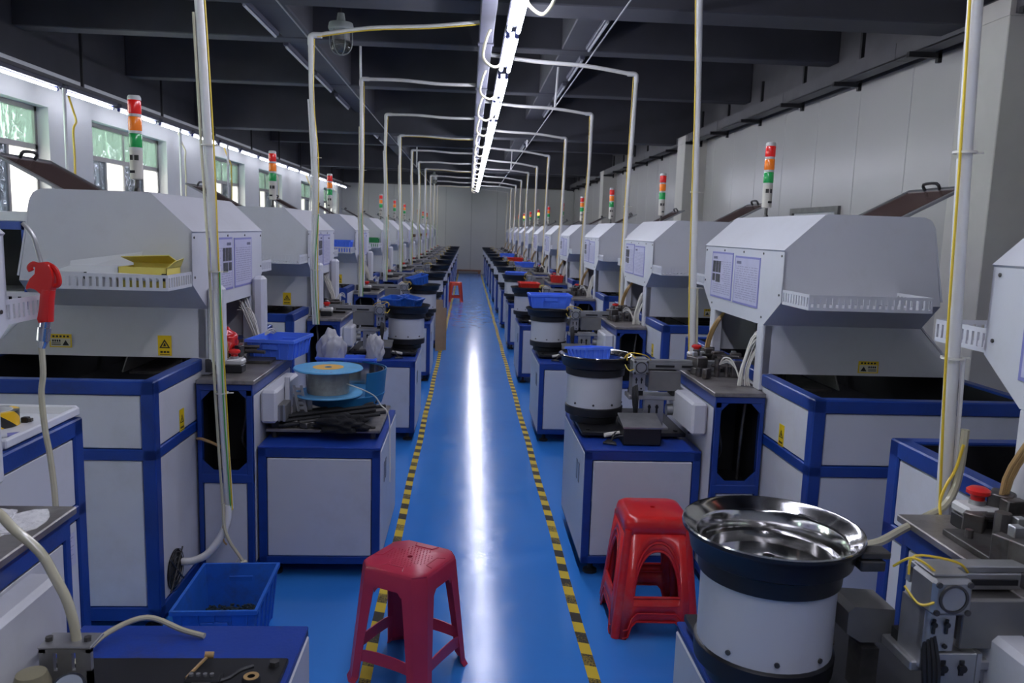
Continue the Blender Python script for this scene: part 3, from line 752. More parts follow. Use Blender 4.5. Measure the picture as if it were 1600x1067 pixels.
    for ny, ry, sg in ((n0, r0, 1), (n1, r1, -1)):
        s_ = MB()
        up = [(hx, 1.42), (hx, hz1), (1.575, 1.807), (2.02, 1.807), (2.05, 1.795), (2.068, 1.765), (2.135, 1.42)]
        s_.prism(up, 'y', ny, ny + sg * .008)
        s_.slab([(hx + .012, ny, 1.42), (2.135, ny, 1.42), (2.17, ry, hz0), (hx + .012, ry, hz0)], .008)
        s_.prism([(hx + .012, hz0), (2.17, hz0), (2.40, 1.062), (hx + .012, 1.062)], 'y', ry, ry + sg * .008)
        s_.build('side_panel', 'hoodwhite', root)
        tr = MB(); ty = ny - sg * (.275 if sg > 0 else .235)
        tr.box(hx + .005, 1.93, min(ty, ny), max(ty, ny), 1.413, 1.418)
        slotted(tr, (hx + .005, ty), (1.93, ty), 1.413, 1.478, .004, 20)
        slotted(tr, (hx + .005, ny), (hx + .005, ty), 1.413, 1.478, .004, 10)
        slotted(tr, (1.93, ny), (1.93, ty), 1.413, 1.478, .004, 10)
        tr.build('slotted_tray', 'hoodwhite', root)
    warning_plate(root, 'y', (1.93 if side == 0 else 1.60, r0 - .001, 1.105 if side == 0 else 1.118), .10 if side == 0 else .062, .058 if side == 0 else .095, 'wide' if side == 0 else 'tall')
    if side == 1: warning_plate(root, 'y', (2.07, r0 - .001, 1.13), .10, .062, 'wide')
    # inside of the hood
    iw = MB(); iw.slab([(1.80, r0 + .01, .985), (1.80, r1 - .01, .985), (1.66, r1 - .01, 1.40), (1.66, r0 + .01, 1.40)], .006)
    iw.box(hx + .02, 1.70, r0 + .01, r1 - .01, 1.395, 1.40); iw.build('inner_wall', 'greyplate', root)
    sp = MB(); sp.cyl((1.52, 3.92, 1.40), (1.52, 3.92, 1.27), .05, n=16).build('spindle_motor', 'darkmetal', root)
    sp = MB()
    for i in range(10):
        a = i * .628; sp.box(1.52 + .038 * math.cos(a) - .006, 1.52 + .038 * math.cos(a) + .006, 3.92 + .038 * math.sin(a) - .006, 3.92 + .038 * math.sin(a) + .006, 1.17, 1.27)
    sp.cyl((1.52, 3.92, 1.16), (1.52, 3.92, 1.18), .04, n=14); sp.build('spindle_guard', 'darkmetal', root)
    # posters, screws
    if side == 0: poster(root, 4.103, 4.455, 1.366, 1.620, hx, True); poster(root, 3.712, 4.068, 1.364, 1.608, hx, False)
    else: poster(root, 3.66, 4.02, 1.362, 1.622, hx, True); poster(root, 4.05, 4.375, 1.362, 1.618, hx, False)
    bt = MB()
    for y, z in ((n0 + .03, 1.625), (n0 + .25, 1.63), (3.95, 1.63), (4.25, 1.63), (n1 - .03, 1.625), (n1 - .03, 1.45), (n0 + .03, 1.45), (r1 - .02, 1.33), (r0 + .03, 1.33)):
        bt.cyl((hx, y, z), (hx - .003, y, z), .0055, n=8)
    bt.build('screws', 'darkmetal', root)
    # hinged lid propped open
    lw = MB(); A = Vector((2.04, 3.70, 1.792)); U = Vector((.345, 0, .182)); W_ = Vector((0, .52, 0)); nr = U.cross(W_).normalized()
    def lp(u, v, d=0): return tuple(A + U * u + W_ * v + nr * d)
    for (u0, u1, v0, v1) in ((0, 1, 0, .06), (0, 1, .94, 1), (0, .07, .06, .94), (.93, 1, .06, .94)): lw.slab([lp(u0, v0), lp(u1, v0), lp(u1, v1), lp(u0, v1)], .012)
    ld = lw.build('lid', 'lidframe', root)
    MB().slab([lp(.05, .04, .003), lp(.95, .04, .003), lp(.95, .96, .003), lp(.05, .96, .003)], .004).build('lid_pane', 'brownpane', ld)
    MB().tube([lp(.93, .38, .010), lp(.93, .39, .045), lp(.93, .61, .045), lp(.93, .62, .010)], .008, 6, 3).build('handle', 'black', ld)
    # signal tower
    signal_tower(root, 1.705 if side == 0 else 1.70, 4.50 if side == 0 else 3.62, 1.803)
    # tooling on the table
    rr = random.Random(21 + side)
    tp = MB()
    tp.box(1.20, 1.40, 3.95, 4.32, .982, .998, c=.002)
    tp.box(1.42, 1.78, 3.66, 4.40, .975, .985)
    tp.build('tooling_plate', 'darkmetal', root)
    tl = MB()
    for i in range(34):
        x = rr.uniform(1.20, 1.62); y = rr.uniform(3.88, 4.36); w_ = rr.uniform(.012, .035); d_ = rr.uniform(.012, .04); h = rr.uniform(.03, .105)
        if x < 1.29 and y < 4.0 and side == 1: continue
        if rr.random() < .65: tl.box(x - w_, x + w_, y - d_, y + d_, .985, .985 + h, rz=rr.choice((0, 0, .3, .8)), c=.003)
        else: tl.cyl((x, y, .985), (x, y, .985 + h), w_ * .55, n=8)
    for i in range(7):
        y = rr.uniform(3.95, 4.3); z = rr.uniform(1.03, 1.09); x = rr.uniform(1.2, 1.4)
        tl.cyl((x, y, z), (x + rr.uniform(.08, .16), y + rr.uniform(-.03, .03), z), .009, n=8)
    tl.build('tooling_blocks', 'tooling', root)
    tl = MB()
    for i in range(9):
        x = rr.uniform(1.22, 1.5); y = rr.uniform(3.9, 4.3); tl.box(x - .012, x + .012, y - .012, y + .012, 1.03, 1.03 + rr.uniform(.03, .06), c=.002)
    tl.build('bright_fittings', 'alu', root)
    # cable bundle rising at the hood leg
    cb = MB(); yb_ = 3.72 if side == 0 else 4.30
    for i in range(16):
        a = rr.uniform(-.03, .03); d_ = rr.uniform(-.02, .02)
        cb.tube([(1.36 + a, yb_ + d_, .985), (1.36 + a * .6, yb_ + d_, 1.07), (1.40 + a * .8, yb_ + d_ * 1.5, 1.16 + rr.uniform(0, .06)), (1.44 + a, yb_ + d_ * 2, 1.25 + rr.uniform(-.05, .05))], .0034, 5, 3)
    for i in range(3): cb.tube([(1.35, yb_ + .01, 1.0), (1.33 - i * .01, yb_ + .03, 1.06 + i * .02), (1.30 - i * .012, yb_ + .06, 1.09 + i * .01), (1.27, yb_ + .10, 1.07)], .004, 5, 3)
    cb.build('cable_bundle', 'whitewire', root)
    cb = MB(); yb_ = 4.34 if side == 0 else 3.74
    for i in range(5):
        a = rr.uniform(-.02, .02)
        cb.tube([(1.36 + a, yb_ + a, 1.0), (1.37 + a, yb_, 1.12), (1.40 + a, yb_ - .02, 1.22), (1.46 + a, yb_, 1.30 + a)], .005, 5, 3)
    cb.build('far_cable_bundle', 'brownwire', root)
    if side == 1:
        for yy in (r0 + .005, r1 - .055):
            g = MB(); g.box(hx - .075, hx - .005, yy - .035, yy + .045, 1.035, 1.405, c=.018); g.build('guard_bar', 'hoodwhite', root)
            MB().box(hx - .02, hx + .01, yy - .03, yy + .03, 1.0, 1.06).build('guard_bracket', 'darkmetal', root)
    return root

def cabinet(side):
    root = thing('feeder_cabinet', 'x', 'cabinet', (.885, 4.1, 0), 'feeder cabinets of the %s row' % ('left' if side else 'right'))
    X0, X1, Y0, Y1, b, Z0, Z1 = .595, 1.170, 3.70, 4.50, .04, .07, .655
    f = MB(); c = .004
    for x in (X0, X1 - b):
        for y in (Y0, Y1 - b): f.box(x, x + b, y, y + b, Z0, Z1 - .01, c=c)
    for z0, z1 in ((Z0, Z0 + .04), (Z1 - .055, Z1 - .01)):
        f.box(X0, X1, Y0, Y0 + b, z0, z1, c=c).box(X0, X1, Y1 - b, Y1, z0, z1, c=c).box(X0, X0 + b, Y0, Y1, z0, z1, c=c).box(X1 - b, X1, Y0, Y1, z0, z1, c=c)
    f.build('frame', 'bluepaint', root)
    pbox(root, 'top', 'bluetop', X0, X1, Y0, Y1, Z1 - .012, Z1, c=.003)
    za, zb = Z0 + .043, Z1 - .058
    pbox(root, 'panel', 'white', X0 + b + .003, X1 - b - .003, Y0 - .002, Y0 + .01, za, zb, c=.004)
    pbox(root, 'panel', 'white', X0 + b + .003, X1 - b - .003, Y1 - .01, Y1 + .002, za, zb, c=.004)
    d = pbox(root, 'door', 'white', X0 - .004, X0 + .008, Y0 + .012, Y1 - .012, Z0 + .02, Z1 - .02, c=.004)
    for yy in (3.86, 3.93):
        MB().box(X0 - .0055, X0 - .003, yy - .018, yy + .018, .44, .54).build('recessed_handle', 'darkmetal', d)
        MB().box(X0 - .007, X0 - .004, yy - .013, yy + .013, .445, .535).build('handle_plate', 'alu', d)
    for x in (X0 + .06, X1 - .06):
        for y in (Y0 + .07, Y1 - .07): MB().lathe([(0, 0), (.036, 0), (.036, .014), (.015, .022), (.012, .08), (0, .08)], (x, y, 0), 14).build('foot', 'rubber', root)
    bs = MB(); bs.box(X0 + .03, X1 - .03, Y0 + .05, Y1 - .05, Z0 - .002, Z0 + .006); bs.build('base_panel', 'black', root)
    return root

def bowl_feeder(bowl_mat='black'):
    c = (.705, 4.18, 0)
    root = thing('bowl_feeder', 'x', 'parts feeder', (c[0], c[1], .655))
    bp = MB(); bp.box(.605, 1.145, 3.90, 4.47, .672, .692, c=.003)
    for x in (.64, 1.1):
        for y in (3.94, 4.43): bp.cyl((x, y, .655), (x, y, .70), .012, n=8)
    bp.build('base_plate', 'black', root)
    MB().lathe([(0, .692), (.125, .692), (.128, .70), (.128, .725), (.155, .735), (.157, .775), (.150, .78), (0, .78)], c, 40).build('base', 'black', root)
    MB().lathe([(0, .778), (.150, .778), (.150, .952), (0, .952)], c, 40).build('drum', 'white', root)
    sc_ = MB()
    for a in (-100, -60, -20, 60, 140, 220):
        ca, sa = math.cos(math.radians(a)), math.sin(math.radians(a))
        for z in (.80,): sc_.cyl((c[0] + ca * .149, c[1] + sa * .149, z), (c[0] + ca * .154, c[1] + sa * .154, z), .006, n=8)
    sc_.build('drum_bolts', 'darkmetal', root)
    MB().lathe([(.0, .948), (.158, .948), (.160, .985), (.178, .995), (.186, 1.035), (.199, 1.046), (.200, 1.054)], c, 48).build('bowl', bowl_mat, root)
    st = MB().lathe([(.200, 1.054), (.199, 1.0575), (.196, 1.0565), (.190, 1.048), (.168, 1.036), (.163, 1.030), (.158, .990), (.146, .986), (.145, .958), (.10, .955), (.03, .960), (.020, .966), (.014, .985), (0, .988)], c, 48)
    st.build('bowl_lining', 'steel', root)
    sp = MB()
    pts = []
    for i in range(44):
        a = math.radians(20 + i * 9); r_ = .158 + .012 * i / 44; pts.append((c[0] + r_ * math.cos(a), c[1] + r_ * math.sin(a), .975 + .062 * i / 44))
    sp.tube(pts, .004, 5, 1); sp.build('spiral_track', 'steel', root)
    MB().box(c[0] + .15, c[0] + .215, c[1] - .125, c[1] - .085, 1.028, 1.044, c=.003).box(c[0] + .15, c[0] + .205, c[1] - .125, c[1] - .085, 1.0, 1.024, c=.003).build('outlet_chute', 'darkmetal', root)
    return root

def linear_feeder():
    root = thing('linear_feeder', 'x', 'feed track', (1.0, 4.05, .655))
    y0, y1 = 4.02, 4.10
    tb = MB(); tb.box(.885, 1.40, y0 + .02, y1 - .02, 1.036, 1.050, c=.002).box(.885, 1.40, y0 + .015, y0 + .03, 1.00, 1.036, c=.002)
    tb.box(.885, 1.40, y1 - .03, y1 - .015, 1.00, 1.036, c=.002).box(.90, 1.38, y0 + .03, y1 - .03, 1.004, 1.02)
    tb.build('track', 'alu', root)
    sl = MB(); sl.box(1.00, 1.10, y0 + .011, y0 + .0155, 1.012, 1.024).box(1.14, 1.27, y0 + .011, y0 + .0155, 1.012, 1.024); sl.build('track_slots', 'black', root)
    cy = MB(); cy.box(.862, .945, 3.945, 4.03, .985, 1.062, c=.008)
    cy.box(.868, .939, 3.96, 4.03, 1.062, 1.068, c=.002).build('cylinder_block', 'alu', root)
    ce = MB(); ce.ring([(.9035 + .030 * math.cos(i * math.pi / 12), 1.0235 + .030 * math.sin(i * math.pi / 12)) for i in range(24)],
                       [(.9035 + .025 * math.cos(i * math.pi / 12), 1.0235 + .025 * math.sin(i * math.pi / 12)) for i in range(24)], 'y', 3.941, 3.946)
    for dx in (-.032, .032):
        for dz in (-.029, .029): ce.cyl((.9035 + dx, 3.946, 1.0235 + dz), (.9035 + dx, 3.942, 1.0235 + dz), .0065, n=8)
    ce.build('cylinder_rim', 'darkmetal', root)
    MB().cyl((.9035, 3.946, 1.0235), (.9035, 3.943, 1.0235), .024, n=20).build('cylinder_end', 'alu', root)
    br = MB(); br.box(.868, .935, 3.975, 3.995, .895, .985, c=.002).box(.868, .875, 3.975, 4.06, .86, .985)
    br.build('bracket', 'alu', root)
    bs = MB()
    for x in (.888, .915):
        bs.cyl((x, 3.975, .955), (x, 3.968, .955), .006, n=8).box(x - .003, x + .003, 3.971, 3.975, .935, .966)
        bs.cyl((x, 3.975, .908), (x, 3.970, .908), .005, n=8)
    bs.build('bracket_screws', 'black', root)
    pbox(root, 'side_plate', 'greyplate', .955, 1.125, 3.985, 4.0, .895, 1.0, c=.002)
    pbox(root, 'vibrator', 'darkmetal', .96, 1.12, 4.0, 4.09, .90, .995, c=.006)
    pbox(root, 'rubber_mount', 'rubber', .87, .93, 3.99, 4.09, .868, .892); pbox(root, 'rubber_mount', 'rubber', 1.085, 1.125, 3.99, 4.09, .868, .895)
    pbox(root, 'cross_beam', 'alu', .855, 1.135, 3.985, 4.10, .846, .868, c=.003)
    lb = MB(); lb.box(.94, 1.045, 3.995, 4.012, .69, .846, c=.002).box(.92, 1.07, 3.97, 4.11, .69, .704, c=.002); lb.build('stand', 'alu', root)
    for x in (.968, 1.008): MB().box(x - .005, x + .005, 3.99, 3.996, .775, .82).cyl((x, 3.995, .808), (x, 3.988, .808), .009, n=8).build('stand_slot', 'black', root)
    kn = MB(); kn.cyl((1.065, 4.02, .79), (1.115, 4.02, .79), .030, n=18).cyl((1.105, 4.02, .79), (1.125, 4.02, .79), .036, n=18); kn.build('adjusting_knob', 'alu', root)
    ct = MB()
    for i in range(4): ct.tube([(.875 + i * .006, 3.99, .95), (.872 + i * .008, 3.965 - i * .004, .86), (.885 + i * .004, 3.97, .76), (.865 + i * .01, 3.99, .695)], .005, 5, 4)
    ct.build('cables', 'blackwire', root)
    yw = MB(); yw.tube([(.83, 4.04, 1.05), (.842, 4.0, 1.085), (.87, 3.98, 1.075), (.895, 3.975, 1.045), (.875, 3.95, 1.02), (.845, 3.96, 1.005), (.828, 3.99, 1.03)], .0028, 5, 6)
    yw.tube([(.84, 4.0, 1.05), (.85, 4.0, 1.09), (.93, 3.99, 1.082), (.965, 4.0, 1.055)], .0028, 5, 5)
    yw.build('yellow_air_line', 'yellowwire', root)
    return root

def controller():
    root = thing('vibration_controller', 'x', 'control box', (.89, 3.85, .655))
    MB().box(.795, .985, 3.775, 3.93, .659, .745, c=.004).build('case', 'black', root)
    MB().slab([(.79, 3.77, .746), (.99, 3.77, .746), (.99, 3.935, .782), (.79, 3.935, .782)], .006).prism([(3.775, .742), (3.93, .742), (3.93, .782), (3.775, .748)], 'x', .795, .985).build('cover', 'alu', root)
    k = MB(); k.box(.93, .97, 3.80, 3.82, .7535, .7555).box(.935, .965, 3.86, 3.875, .767, .769); k.build('red_print', 'redplastic', root)
    k = MB(); rr = random.Random(4)
    for i in range(4): k.tube([(.80, 3.80 + i * .03, .70), (.765, 3.81 + i * .02, .69 + i * .006), (.74, 3.84 - i * .01, .664), (.70 + .01 * i, 3.80 + .02 * i, .664), (.76, 3.77 + i * .012, .663)], .0045, 5, 5)
    k.build('cables', 'blackwire', root)
    MB().tube([(.79, 3.86, .70), (.75, 3.855, .695), (.71, 3.85, .688)], .011, 8).build('plug', 'whitewire', root)
    return root

def estop(x, y, z=.982):
    root = thing('emergency_stop_box', 'x', 'switch box', (x, y, z))
    MB().box(x - .044, x + .044, y - .036, y + .036, z, z + .038, c=.004).build('base', 'black', root)
    MB().box(x - .046, x + .046, y - .038, y + .038, z + .038, z + .066, c=.007).build('cover', 'lensgrey', root)
    MB().lathe([(0, .066), (.020, .066), (.019, .078), (0, .078)], (x, y, z), 20).build('collar', 'alu', root)
    MB().lathe([(0, .078), (.016, .078), (.017, .088), (.028, .095), (.028, .104), (.020, .110), (0, .111)], (x, y, z), 24).build('button', 'redplastic', root)
    return root

def row_label(side, k): return '%s machine from the camera in the %s row' % (ORD[k + 1], 'left' if side else 'right')
LAST = 10
PROTO = {}
for side in (0, 1):
    MIRROR = bool(side); sn = 'left' if side else 'right'
    DY = .09 if side else 0.0
    mc = machine(side)
    es = estop(1.31, 4.36 if side == 0 else 3.72)
    DY = -.03 if side else 0.0
    cb_ = cabinet(side); bf = bowl_feeder(); lf = linear_feeder(); ct = controller()
    PROTO[side] = mc
    for o, nm in ((mc, 'm'), (es, 'e'), (cb_, 'c'), (bf, 'b'), (lf, 'l'), (ct, 'v')):
        for k in range(-1, LAST + 1):
            if nm == 'b' and side == 1 and k in (-1, 0): continue
            if nm == 'l' and side == 1 and k in (-1, 0): continue
            if nm == 'v' and ((side == 1 and k < 1) or k == -1 or k > 5): continue
            nth = ORD[k + 1]
            if nm == 'm': lab, g = 'white hooded assembly machine with blue framed tank, %s from the camera in the %s row' % (nth, sn), GRP_M[side]
            if nm == 'e': lab, g = 'red push button on small white box, %s machine table of the %s row' % (nth, sn), 'emergency stop boxes on the machine tables'
            if nm == 'c': lab, g = 'low blue framed white cabinet beside the aisle, %s from the camera in the %s row' % (nth, sn), 'feeder cabinets of the %s row' % sn
            if nm == 'b': lab, g = 'round bowl feeder with white drum and black rim on %s cabinet of the %s row' % (nth, sn), 'bowl feeders'
            if nm == 'l': lab, g = 'metal feed track with cylinder block on %s cabinet of the %s row' % (nth, sn), 'feed tracks'
            if nm == 'v': lab, g = 'black control box with pale sloped top on %s cabinet of the %s row' % (nth, sn), 'feeder control boxes'
            if k == 0: continue
            cpy = copy_tree(o, (0, PITCH * k, 0), label=lab, group=g)
            if k >= 1 and nm == 'b':
                for ch in cpy.children:
                    if ch.name.split('.')[0] in ('bowl_lining', 'spiral_track'):
                        key = ch.data.name + '_dark'
                        if key not in bpy.data.meshes:
                            d2 = ch.data.copy(); d2.name = key; d2.materials[0] = M['black' if ch.name.startswith('bowl') else 'darkmetal']
                        ch.data = bpy.data.meshes[key]
            if k == -1 and nm == 'l': cpy.location += Vector((.075, -.02, -.02))
            if k == -1 and nm == 'm':
                for ch in list(cpy.children):
                    base = ch.name.split('.')[0]
                    if base in ('front_panel', 'sloped_panel', 'top_panel', 'back_panel', 'side_panel', 'slotted_tray', 'leg', 'poster', 'screws', 'lid', 'signal_tower', 'guard_bar', 'guard_bracket', 'inner_wall'): ch.location.y -= .068
                    if side == 1 and base in ('tooling_plate', 'tooling_blocks', 'bright_fittings', 'cable_bundle', 'far_cable_bundle'): bpy.data.objects.remove(ch)
        nth = 'second'
        if nm == 'm': tag(o, 'white hooded assembly machine with blue framed tank, second from the camera in the %s row' % sn, 'machine', GRP_M[side])
        if nm == 'e': tag(o, 'red push button on small white box, second machine table of the %s row' % sn, 'switch box', 'emergency stop boxes on the machine tables')
        if nm == 'c': tag(o, 'low blue framed white cabinet beside the aisle, second from the camera in the %s row' % sn, 'cabinet', 'feeder cabinets of the %s row' % sn)
        if nm == 'b': tag(o, 'round bowl feeder with white drum and black rim on second cabinet of the %s row' % sn, 'parts feeder', 'bowl feeders')
        if nm == 'l': tag(o, 'metal feed track with cylinder block on second cabinet of the %s row' % sn, 'feed track', 'feed tracks')
        if nm == 'v': tag(o, 'black control box with pale sloped top on second cabinet of the %s row' % sn, 'control box', 'feeder control boxes')
        if side == 1 and nm in 'blv':      # this cabinet carries a cable reel instead
            for ch in list(o.children_recursive): bpy.data.objects.remove(ch)
            bpy.data.objects.remove(o)
    MIRROR = False; DY = 0
# two orange lamps are lit far down the right row
for o in list(bpy.data.objects):
    if o.name.startswith('orange_lens') and o.parent and o.parent.parent:
        r_ = o.parent.parent
        if r_.location.x > 0 and (abs(r_.location.y - (4.01 + 6 * PITCH)) < .3 or abs(r_.location.y - (4.01 + 8 * PITCH)) < .3):
            o.data = o.data.copy(); o.data.materials[0] = M['orangelit']; o['label'] = 'lit orange lamp'

# ================================================================== CONDUIT POLES
def pole(side, k, xb, xt, y, zb, zt, wob):
    rr = random.Random(100 * side + k)
    sn = 'left' if side else 'right'
    t = thing('conduit_pole', 'white conduit pole bent over to the trunk, %s from the camera, %s row' % (ORD[k + 1], sn), 'conduit', (xb, y, zb), 'conduit poles of the %s row' % sn)
    xe = .045 if side else .158
    j = [rr.uniform(-wob, wob) for _ in range(8)]
    pts = []
    for i in range(6):
        f = i / 5; pts.append((xb + (xt - xb) * f + (j[i] if 0 < i < 5 else 0), y + (j[i] * .6 if 0 < i < 5 else 0), zb + (zt - .04 - zb) * f))
    MB().tube(pts, .0185, 10, 4).build('upright', 'pvc', t)
    MB().tube([(xt, y, zt - .07), (xt, y, zt - .02), (xt + (.012 if side else -.012), y, zt - .004), (xt + (.03 if side else -.03), y, zt), (xt + (.08 if side else -.08), y, zt)], .0215, 10, 4).build('elbow', 'pvc', t)
    zz = 3.19
    hp = [(xt + (.05 if side else -.05), y, zt), (xt + (xe - xt) * .35, y, zt + (zz - zt) * .4 + .008), (xt + (xe - xt) * .7, y, zt + (zz - zt) * .75 - .01), (xe, y, zz)]
    MB().tube(hp, .0165, 10, 5).build('cross_pipe', 'pvc', t)
    s_ = 1 if side else -1
    wp = [(p[0] + .020 * s_ + rr.uniform(-.004, .010) * s_, p[1] - .016, p[2]) for p in pts[:-1]] + [(xt + .03 * s_, y - .016, zt - .03)]
    MB().tube(wp, .0038, 6, 4).build('earth_wire', 'yellowwire', t)
    if side: wp2 = [(p[0] + .012 * s_ + rr.uniform(-.006, .014) * s_, p[1] - .023, p[2]) for p in pts[:3]]; MB().tube(wp2, .0032, 6, 4).build('green_wire', 'greenwire', t)
    wp3 = [(p[0] - .024 * s_ + rr.uniform(-.004, .004), p[1] - .008, p[2]) for p in pts[:-1]]
    MB().tube(wp3[:3] if not side else wp3, .0065, 6, 4).build('air_tube', 'pvc' if k % 2 or k < 0 else 'clearhose', t)
    MB().tube([(p[0], p[1] - .014, p[2] - .016) for p in hp], .0045, 6, 4).build('cross_wire', 'yellowwire' if k % 3 == 1 and side else 'whitewire', t)
    for i in range(4):
        p = pts[i + 1] if i < 3 else hp[1]
        m = MB(); m.lathe([(.026, -.003), (.030, -.003), (.030, .003), (.026, .003)], p, 10); m.box(p[0] + .026, p[0] + .05, p[1] - .004, p[1] + .004, p[2] - .002, p[2] + .002); m.build('cable_tie', 'whitewire', t)
    return t
rz_ = random.Random(3)
for k in range(-1, LAST + 1):
    zt = 3.09 + rz_.uniform(-.03, .03)
    pole(0, k, 1.372, (1.255 if k == 0 else (1.43 if k > 0 else 1.25)), 4.55 + PITCH * k, .30, zt, .006 if k < 1 else .010)
for k in range(0, LAST + 1):
    zt = {0: 3.12, 1: 3.05}.get(k, 3.19 + rz_.uniform(-.02, .03))
    pole(1, k, -1.045 if k == 0 else -1.13, -1.155 + rz_.uniform(-.02, .02), 3.47 + PITCH * k + (.03 if k else 0), .42 if k == 0 else .95, zt, .012)
# ================================================================== STOOLS
def local_thing(name, label, cat, group=None): return thing(name, label, cat, (0, 0, 0), group)
def place(o, loc, rz=0.0, rx=0.0, ry=0.0): o.location = loc; o.rotation_euler = (rx, ry, rz); return o

def square_stool(label, m, H=.46):
    t = local_thing('plastic_stool', label, 'stool', 'plastic stools')
    def hs(z): return .142 + (H - z) / H * .034
    def cut(z): return .042 + (H - z) / H * -.006
    def octo(z, e=0.0):
        h = hs(z) + e; c = cut(z)
        return [(h, -h + c), (h, h - c), (h - c, h), (-h + c, h), (-h, h - c), (-h, -h + c), (-h + c, -h), (h - c, -h)]
    s = MB()
    levels = [(.385, 0), (.44, 0), (.453, -.003), (.46, -.010)]
    rings = [[(x, y, z) for x, y in octo(z, e)] for z, e in levels]
    vs = [p for r in rings for p in r]
    fs = [(j * 8 + i, j * 8 + (i + 1) % 8, (j + 1) * 8 + (i + 1) % 8, (j + 1) * 8 + i) for j in range(len(levels) - 1) for i in range(8)]
    s.add(vs, fs, True)
    hole = [(.011 * math.cos(a * math.pi / 4 + math.pi / 8 - math.pi / 4), .011 * math.sin(a * math.pi / 4 + math.pi / 8 - math.pi / 4), .46) for a in range(8)]
    top = rings[-1]; s.add(top + hole, [(i, (i + 1) % 8, 8 + (i + 1) % 8, 8 + i) for i in range(8)])
    s.add(hole + [(x, y, .44) for x, y, z in hole], [(i, (i + 1) % 8, 8 + (i + 1) % 8, 8 + i) for i in range(8)])
    low = rings[0]; s.add(low + [(x * .95, y * .95, z) for x, y, z in low] + [(x * .95, y * .95, .452) for x, y, z in low],
                          [(i, (i + 1) % 8, 8 + (i + 1) % 8, 8 + i) for i in range(8)] + [(8 + i, 8 + (i + 1) % 8, 16 + (i + 1) % 8, 16 + i) for i in range(8)])
    seat = s.build('seat', m, t)
    d = MB()
    for i in range(-6, 7):
        for j in range(-6, 7):
            x, y = i * .0135 + (.0065 if j % 2 else 0), j * .0135
            if .02 < math.hypot(x, y) and max(abs(x), abs(y)) < .085 and min(abs(x), abs(y)) < .052: d.lathe([(.0028, 0), (.002, .0018), (0, .0022)], (x, y, .460), 6)
    g = d.build('grip_dots', m, seat); g['kind'] = 'stuff'
    g = MB()
    for a in range(4):
        ca, sa = math.cos(a * math.pi / 2), math.sin(a * math.pi / 2)
        pts = [(.128, -.05), (.098, -.038), (.098, .038), (.128, .05)]
        g.tube([(x * ca - y * sa, x * sa + y * ca, .4605) for x, y in pts], .0016, 5, 1)
    g.build('embossed_lines', m, seat)
    for sx, sy in ((1, 1), (-1, 1), (-1, -1), (1, -1)):
        L = MB(); zs = [.388, .25, .12, .02, .0]
        P = []
        for z in zs:
            h = hs(z) + (.007 if z < .01 else 0); c = cut(z); wv = .028 + .018 * (z / .388) ** 1.5; tk = .005
            P.append([(h, h - c - wv, z), (h, h - c, z), (h - c, h, z), (h - c - wv, h, z), (h - c - wv, h - tk, z), (h - c - tk * .4, h - tk, z), (h - tk, h - c - tk * .4, z), (h - tk, h - c - wv, z)])
        vs = [(x * sx, y * sy, z) for r in P for x, y, z in r]
        L.add(vs, [(j * 8 + i, j * 8 + (i + 1) % 8, (j + 1) * 8 + (i + 1) % 8, (j + 1) * 8 + i) for j in range(len(zs) - 1) for i in range(8)])
        L.add(vs, [list(range(8)), list(range(8 * (len(zs) - 1), 8 * len(zs)))])
        # rounded gussets under the seat
        for flip in (0, 1):
            z = .388; h = hs(z) - .001; wv = .046; e = h - cut(z) - wv
            q = [(h, e + .004, z + .004), (h, e - .030, z + .004), (h, e - .012, z - .008), (h, e, z - .026)]
            q = [((y, x, zz) if flip else (x, y, zz)) for x, y, zz in q]
            q = [(x * sx, y * sy, zz) for x, y, zz in q]
            n = len(q); inn = [(x - (0 if flip else .005 * sx), y - (.005 * sy if flip else 0), zz) for x, y, zz in q]
            L.add(q + inn, [list(range(n)), list(range(2 * n - 1, n - 1, -1))] + [(i, (i + 1) % n, n + (i + 1) % n, n + i) for i in range(n)])
        L.build('leg', m, t)
    for a in range(4):
        ca, sa = math.cos(a * math.pi / 2), math.sin(a * math.pi / 2)
        z0, z1 = .092, .136; S = MB(); n = 8; q = []
        for i in range(n + 1):
            f = -1 + 2 * i / n; e = hs(.12) - .04 - .018; dz = .014 * (abs(f) ** 3)
            y = f * (e + .012); q.append((y, z0 - dz * .5, z1 - dz + .004))
        vs = []
        for y, a0, a1 in q:
            for xx in (hs(.14) - .001, hs(.14) - .006): vs += [(xx * ca - y * sa, xx * sa + y * ca, a0), (xx * ca - y * sa, xx * sa + y * ca, a1)]
        for i in range(n):
            o = i * 4
            S.add(vs[o:o + 8], [(0, 1, 5, 4), (2, 6, 7, 3), (0, 4, 6, 2), (1, 3, 7, 5)])
        S.build('stretcher', m, t)
    return t
st = square_stool('rose-red plastic stool with dotted seat standing on the left hazard tape', 'stoolrose')
place(st, (-.193, 2.868, 0), math.radians(15.7 - 45))
c = copy_tree(st, label='orange-red plastic stool far down the left edge of the aisle')
place(c, (-.27, 18.6, 0), math.radians(4))
for ch in c.children_recursive:
    ch.data = ch.data.copy(); ch.data.materials[0] = M['stoolorange']

